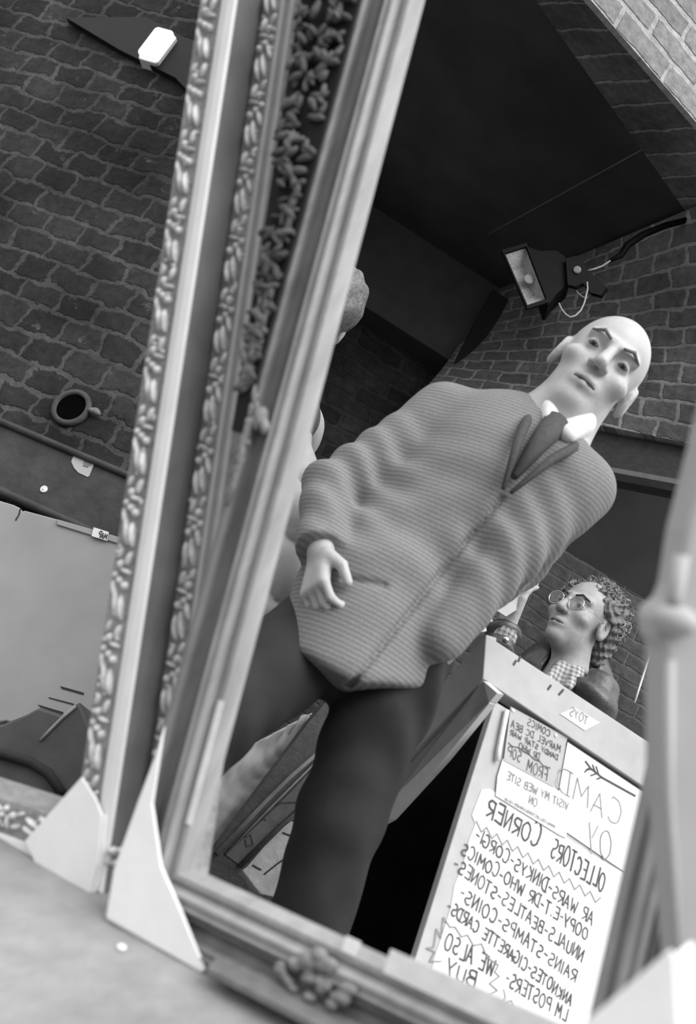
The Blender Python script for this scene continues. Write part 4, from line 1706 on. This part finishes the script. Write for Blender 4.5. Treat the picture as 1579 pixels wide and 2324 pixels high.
for q in (((552, 1890), (560, 1900), (568, 1894), (574, 1916), (560, 1922), (556, 1904)), ((620, 1824), (650, 1822), (688, 1820)), ((598, 1856), (602, 1862))):
    b = MB()
    b.ribbon([onQ(x, y, .1045) for x, y in q], .003, nS)
    b.build('scratch', M['slot'], t)
b = MB()
b.prism([onQ(x, y, .05) for x, y in ((548, 1976), (640, 1876), (730, 1800), (760, 1800), (740, 1900), (690, 1990), (640, 2040), (590, 2030))], -nS * .05)
sl = tag(b.build('stone_slab', M['slab'], bevel=.004), 'pale cracked slab behind the trouser legs, below the dark plank', 'slab')
for q in (((664, 1862), (680, 1866), (700, 1862)), ((642, 1890), (652, 1894), (664, 1898)), ((574, 1964), (584, 1970), (592, 1974)), ((600, 1984), (630, 1960), (652, 1946), (690, 1928))):
    b = MB()
    b.ribbon([onQ(x, y, .0515) for x, y in q], .004, nS)
    b.build('crack', M['slot'], sl)

# ================================================================== THE MIRROR FRAMES
def basis(lean, psi, tau):
    s = cvec(math.sin(lean), math.cos(lean), tau).normalized()
    r = cvec(math.cos(lean) * math.cos(psi), -math.sin(lean) * math.cos(psi), -math.sin(psi))
    r = (r - s * r.dot(s)).normalized()
    n = r.cross(s).normalized()
    if n.dot(FW) > 0:
        n = -n
    return r, s, n


class Frame:
    def __init__(self, O, r, s, n, W_, H_):
        self.O, self.r, self.s, self.n, self.W, self.H = O, r, s, n, W_, H_

    def P(self, u, v_, h):
        return self.O + self.r * u + self.s * v_ + self.n * h

    def moulding(self, prof, name, m, parent, smooth=False):
        """mitred moulding run round all four sides; prof = [(inset from the outer edge, height)]"""
        b = MB()
        rings = []
        for (iu, iv) in ((0, 0), (1, 0), (1, 1), (0, 1)):
            rings.append([self.P(u if iu == 0 else self.W - u, u if iv == 0 else self.H - u, h) for u, h in prof])
        k = len(prof)
        vs = [p for r_ in rings for p in r_]
        fs = []
        for i in range(4):
            j = (i + 1) % 4
            for a in range(k):
                c = (a + 1) % k
                fs.append((i * k + a, j * k + a, j * k + c, i * k + c))
        b.add(vs, fs)
        o = b.build(name, m, parent)
        if smooth:
            o.data.shade_smooth()
        return o

    def pix(self, px, py, h):
        return on_plane(px, py, self.O + self.n * h, self.n)

    def uv(self, p):
        d = p - self.O
        return d.dot(self.r), d.dot(self.s)


def relief(fr, parent, u0, u1, h0, v0, v1, side_u, m, name, period=.092, seed=1, bottom=None):
    """running leaf-and-bead ornament along one stile (and the bottom rail)"""
    R_ = random.Random(seed)
    b = MB()
    wd_ = u1 - u0
    v_ = v0

    def put(al, ac, la_, lc_, rot, hgt, vert):
        if vert:
            c = fr.P(side_u(u0 + ac * wd_), al, h0)
            a, cdir = fr.s, fr.r
        else:
            c = fr.P(al, u0 + ac * wd_, h0)
            a, cdir = fr.r, fr.s
        d1 = a * math.cos(rot) + cdir * math.sin(rot)
        d2 = cdir * math.cos(rot) - a * math.sin(rot)
        b.ellipsoid(c, d1 * la_, d2 * lc_, fr.n * hgt, 10, 6)

    def run(start, stop, vert):
        x = start
        while x < stop:
            put(x + .012, .30, .017, .0042, -.18, .008, vert)
            put(x + .016, .58, .019, .0038, -.25, .007, vert)
            put(x + .034, .78, .012, .0034, -.35, .006, vert)
            put(x + .040, .28, .0055, .0050, 0, .008, vert)
            put(x + .046, .55, .0050, .0046, 0, .007, vert)
            put(x + .052, .80, .0045, .0042, 0, .006, vert)
            put(x + .058, .35, .0030, .0100, .2, .006, vert)
            put(x + .066, .62, .0060, .0050, .5, .007, vert)
            put(x + .074, .28, .0100, .0036, .3, .006, vert)
            put(x + .080, .75, .0080, .0034, .4, .005, vert)
            for q in range(5):
                put(x + R_.uniform(0, period), R_.uniform(.1, .9), R_.uniform(.002, .004), R_.uniform(.002, .0035), R_.uniform(0, 3), .004, vert)
            x += period
    run(v0, v1, True)
    if bottom:
        run(bottom[0], bottom[1], False)
    return b.build(name, m, parent, smooth=True)


# ---- C: the main grooved mirror
rC, sC, nC = basis(math.radians(14.5), math.radians(31), 0.09)
HC = .036
WC, HCt = .605, 1.42
OC = at_d(250, 2073, 1.15) - nC * HC
FC = Frame(OC, rC, sC, nC, WC, HCt)
t = empty('mirror_frame', OC, 'dark grooved wooden mirror frame framing the bald striding person, nearest the paving', 'mirror', 'mirror frames leaning in a row')
FC.moulding([(0, 0), (0, .030), (.003, .035), (.009, .036), (.012, .031), (.014, .020), (.022, .017), (.026, .022), (.028, .027), (.031, .029), (.033, .024), (.033, 0)], 'outer_moulding', M['frame_dark'], t)
FC.moulding([(.033, 0), (.033, .024), (.035, .030), (.039, .033), (.041, .029), (.043, .029), (.045, .032), (.050, .033), (.053, .027), (.055, .020), (.058, .018), (.058, 0)], 'grooved_moulding', M['frame_mid'], t)
FC.moulding([(.058, 0), (.058, .019), (.061, .024), (.067, .024), (.071, .017), (.073, .010), (.073, 0)], 'inner_moulding', M['frame_mid'], t)
# white strips painting the mirror bevel's bright reflection along the lower inner edge
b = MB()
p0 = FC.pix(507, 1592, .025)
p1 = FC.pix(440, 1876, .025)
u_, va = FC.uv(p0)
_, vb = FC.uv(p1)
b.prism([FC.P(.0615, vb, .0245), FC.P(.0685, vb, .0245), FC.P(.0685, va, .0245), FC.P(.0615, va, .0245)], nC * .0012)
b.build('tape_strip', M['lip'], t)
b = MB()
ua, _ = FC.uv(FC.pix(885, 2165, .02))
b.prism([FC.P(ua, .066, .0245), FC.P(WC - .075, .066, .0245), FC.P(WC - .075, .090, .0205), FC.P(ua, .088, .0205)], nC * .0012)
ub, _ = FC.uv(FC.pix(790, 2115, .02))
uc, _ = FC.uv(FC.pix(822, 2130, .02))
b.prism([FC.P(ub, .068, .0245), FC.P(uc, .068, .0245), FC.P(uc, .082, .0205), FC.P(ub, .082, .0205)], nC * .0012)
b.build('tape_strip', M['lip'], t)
b = MB()
b.prism([FC.P(.155, .004, HC + .006), FC.P(WC, .004, HC + .006), FC.P(WC, .004, HC + .034), FC.P(.165, .004, HC + .034)], sC * .008)
b.prism([FC.P(.10, .002, HC - .01), FC.P(WC, .002, HC - .01), FC.P(WC, .002, HC + .008), FC.P(.13, .002, HC + .008)], sC * .003)
b.build('base_rail', M['frame_dark'], t, bevel=.003)
# carved applied ornament on the outer edge of the left stile and on the bottom rail
b = MB()
R2 = random.Random(5)
chain = [(606, 722, 10), (596, 752, 15), (588, 790, 15), (576, 812, 11), (572, 840, 9), (577, 880, 8), (579, 906, 8), (575, 930, 13), (586, 950, 18), (600, 966, 12), (568, 960, 14), (556, 985, 12), (549, 1012, 11), (546, 1042, 11), (538, 1070, 11), (530, 1094, 12), (520, 1118, 10), (560, 1006, 8), (598, 940, 9)]
for x, y, r_ in chain:
    c = FC.pix(x, y, .034)
    for q in range(4):
        o = sC * R2.uniform(-.6, .6) + rC * R2.uniform(-.5, .5)
        rr = r_ * .0005 * R2.uniform(.6, 1.1)
        b.ellipsoid(c + o * r_ * .0005, sC * rr * R2.uniform(1, 1.8), rC * rr * R2.uniform(.6, 1), nC * rr * .9, 8, 6)
for a_ in (((606, 716), (590, 760), (584, 800), (570, 826), (574, 880), (580, 930)), ((588, 940), (566, 964), (552, 1000), (546, 1050), (528, 1106), (514, 1146))):
    pts = [FC.pix(x, y, .036) for x, y in a_]
    b.tube(pts, [.003, .0055, .0045, .004, .005, .003][:len(pts)], 8)
b.build('carved_ornament', M['carve'], t, smooth=True)
b = MB()
for x, y, r_ in ((636, 2196, 12), (650, 2222, 12), (668, 2180, 16), (692, 2176, 22), (718, 2178, 24), (742, 2196, 20), (700, 2214, 16), (722, 2236, 16), (746, 2232, 14), (770, 2262, 18), (704, 2262, 12), (748, 2280, 12), (790, 2250, 16), (664, 2240, 10)):
    c = FC.pix(x, y, .034)
    for q in range(4):
        rr = r_ * .00042 * R2.uniform(.6, 1.1)
        b.ellipsoid(c + (sC * R2.uniform(-.5, .5) + rC * R2.uniform(-.6, .6)) * r_ * .0005, rC * rr * R2.uniform(1, 1.7), sC * rr, nC * rr * .8, 8, 6)
b.build('carved_ornament', M['carve'], t, smooth=True)

# ---- paving the frames stand on
tl = math.radians(10)
pav_q = (nC * math.cos(tl) - sC * math.sin(tl)).normalized()
pav_n = rC.cross(pav_q).normalized()
if pav_n.dot(sC) < 0:
    pav_n = -pav_n
b = MB()
c0 = FC.P(0, 0, 0) - pav_n * .001
for_pts = [c0 - rC * 1.1 - pav_q * .07, c0 + rC * .95 - pav_q * .07, c0 + rC * .95 + pav_q * .75, c0 - rC * 1.1 + pav_q * .75]
b.prism(for_pts, -pav_n * .06)
struct(b.build('floor_pavement', M['pavement']))
b = MB()
pg_ = on_plane(275, 2154, c0, pav_n)
b.ellipsoid(pg_ + pav_n * .002, rC * .006, pav_q * .005, pav_n * .003)
tag(b.build('pebble', M['card'], smooth=True), 'small white chip lying on the paving below the big white corner protector', 'pebble')


def drop(p, s):
    """length down the stile direction s from p to the paving"""
    return (p - c0).dot(pav_n) / s.dot(pav_n)


# ---- A: left mirror with the ornate band and pale outer band
rA, sA, nA = basis(math.radians(7.6), math.radians(34), 0.09)
HA = .055
pA = on_plane(229, 2030, c0, pav_n)
WA, HAt = .74, 1.42
OA = pA - nA * HA - rA * WA
FA = Frame(OA, rA, sA, nA, WA, HAt)
t = empty('mirror_frame', OA + rA * WA, 'ornate mirror frame with pale outer band at the left edge, before the brick wall', 'mirror', 'mirror frames leaning in a row')
FA.moulding([(0, 0), (0, .050), (.0015, .052), (.0015, 0)], 'outer_side', M['side_wood'], t)
FA.moulding([(.0015, .0), (.0005, .0515), (.002, .055), (.012, .057), (.024, .055), (.026, .051), (.026, 0)], 'pale_band', M['pale_band'], t)
FA.moulding([(.026, 0), (.026, .050), (.030, .052), (.062, .052), (.068, .050), (.070, .044), (.070, .030), (.078, .022), (.078, 0)], 'carved_band', M['gilt'], t)
relief(FA, t, .030, .066, .052, .05, HAt - .08, lambda u: WA - u, M['gilt_hi'], 'leaf_relief', seed=3, bottom=(WA - .52, WA - .06))

# ---- B: narrow mirror between, its stile seen past A's side; dark carved leaf panel beside it
HB = .036
pB = at_d(533, 400, (pA - EYE).dot(FW) + .120)
pB = pB - sA * drop(pB, sA)
WB, HBt = .090, 1.48
OB = pB - nA * HB
FB = Frame(OB, rA, sA, nA, WB, HBt)
t = empty('mirror_frame', OB, 'narrow ornate mirror frame wedged between the pale banded frame and the grooved one', 'mirror', 'mirror frames leaning in a row')
FB.moulding([(0, 0), (0, .031), (.003, .034), (.034, .034), (.036, .030), (.036, 0)], 'carved_band', M['gilt'], t)
FB.moulding([(.036, 0), (.036, .031), (.040, .034), (.058, .034), (.061, .030), (.061, 0)], 'smooth_band', M['mid_band'], t)
FB.moulding([(.061, 0), (.061, .028), (.070, .020), (.070, 0)], 'inner_slope', M['side_wood'], t)
relief(FB, t, .002, .034, .034, .03, HBt - .06, lambda u: u, M['gilt_hi'], 'leaf_relief', seed=8)
# dark leaf carving that crests the outer edge of the grooved mirror, filling the gap beside the narrow frame
tC = bpy.data.objects['mirror_frame']
def crest_w(v_):
    return .010 + .075 * max(0.0, min(1.0, (v_ - .58) / .55))


b = MB()
vv = [.57 + (HCt - .59) * i / 20 for i in range(21)]
b.prism([FC.P(.004, x, .041) for x in vv] + [FC.P(-crest_w(x), x, .041) for x in reversed(vv)], -nC * .006)
b.build('crest_backing', M['backing'], tC)
b = MB()
R3 = random.Random(21)
for i in range(340):
    v_ = R3.uniform(.62, HCt - .03)
    u_ = -R3.uniform(0, 1) * (crest_w(v_) - .006)
    a = R3.uniform(0, PI)
    L_ = R3.uniform(.007, .015)
    d1 = sC * math.cos(a) + rC * math.sin(a)
    d2 = rC * math.cos(a) - sC * math.sin(a)
    b.ellipsoid(FC.P(u_, v_, .043 + R3.uniform(0, .008)), d1 * L_, d2 * L_ * .38, (nC + d1 * R3.uniform(-.7, .7)) * .004, 8, 5)
b.build('leaf_carving', M['carve_dark'], tC, smooth=True)

# ---- D: pale post at the right edge
def dpt(px, py, d=.74):
    return at_d(px, py, d)


t = empty('mirror_frame', dpt(1600, 2330), 'blurred pale grey frame stile with a stepped knob along the right edge', 'mirror', 'mirror frames leaning in a row')
b = MB()
po = [(1900, -160), (1600, 1030), (1556, 1200), (1536, 1330), (1520, 1372), (1494, 1384), (1486, 1410), (1490, 1446), (1506, 1478), (1506, 1800), (1522, 1960), (1542, 2200), (1548, 2420), (1740, 2420), (1760, 1030), (2050, -160)]
b.prism([dpt(*p) for p in po], FW * .05)
b.build('stile', M['post'], t, bevel=.006)
b = MB()
b.tube([dpt(1546, 1260, .735), dpt(1532, 1350, .735), dpt(1530, 1380, .735)], .006, 10)
b.ellipsoid(dpt(1530, 1408, .735), rC * .018, sC * .012, nC * .012, 14, 8)
b.build('knob', M['post'], t, smooth=True)
b = MB()
b.tube([dpt(1520, 1500, .736), dpt(1516, 1800, .736), dpt(1552, 2380, .736)], .004, 8)
b.build('bead', M['post'], t, smooth=True)
b = MB()
fp = dpt(1640, 2420, .76)
fl_ = drop(fp, sC)
if fl_ > 0:
    b.box(fp - sC * fl_ / 2, rC, nC, sC, .03, .02, fl_ / 2)
    b.build('lower_stile', M['post'], t)
b = MB()
pcw = FC.pix(1487, 1513, .03)
b.box(pcw, rC, sC, nC, .0035, .005, .0015)
tag(b.build('paper_chip', M['paper'], bevel=.001), 'tiny white paper chip stuck on the inner edge of the right stile', 'paper')

# ================================================================== CORNER PROTECTORS
def protector(name, fr, poly, h, depth, edges, label, m, fold=None):
    pts = [fr.pix(x, y, h) for x, y in poly]
    c = sum(pts, V((0, 0, 0))) / len(pts)
    t = empty(name, c, label, 'corner protector', 'cardboard corner protectors')
    b = MB()
    b.prism(pts, fr.n * .004)
    b.build('front_flap', m, t, bevel=.0012)
    b = MB()
    for i, j in edges:
        a, e = pts[i] + fr.n * .0005, pts[j] + fr.n * .0005
        d = (e - a).normalized()
        nn = d.cross(fr.n).normalized()
        if nn.dot(c - a) > 0:
            nn = -nn
        b.prism([a, e, e - fr.n * depth, a - fr.n * depth], nn * .003)
    b.build('side_wall', m, t)
    return t


protector('corner_protector', FA, ((190, 1763), (198, 1776), (222, 1813), (236, 1850), (226, 1960), (206, 2031), (190, 2027), (91, 1971), (61, 1908)), HA + .004, .05, ((3, 4), (4, 5), (5, 6), (6, 7)), 'white card corner protector on the left ornate mirror, furthest left on the paving', M['card'])
protector('corner_protector', FC, ((377, 1647), (355, 1723), (317, 1824), (263, 1976), (246, 2082), (461, 2206), (469, 2199), (412, 2060), (370, 1966), (350, 1824)), HC + .004, .034, ((1, 2), (2, 3), (3, 4), (4, 5)), 'tall white card corner protector at the lower left of the grooved mirror', M['card'])
protector('corner_protector', FB, ((318, 1826), (256, 1876), (245, 1960), (262, 2004), (300, 2004), (380, 1826)), HB + .002, .03, ((0, 1), (1, 2), (2, 3)), 'rounded grey card corner protector squeezed behind the tall white one', M['card_grey'])
PD = Frame(dpt(1450, 2250, .66) - nC * .03, rC, sC, nC, 1, 1)
protector('corner_protector', PD, ((1316, 2330), (1522, 2152), (1532, 2165), (1548, 2420), (1330, 2420)), .03, .05, ((2, 3), (3, 4)), 'large white card corner protector in the lower right corner of the view', M['card'])
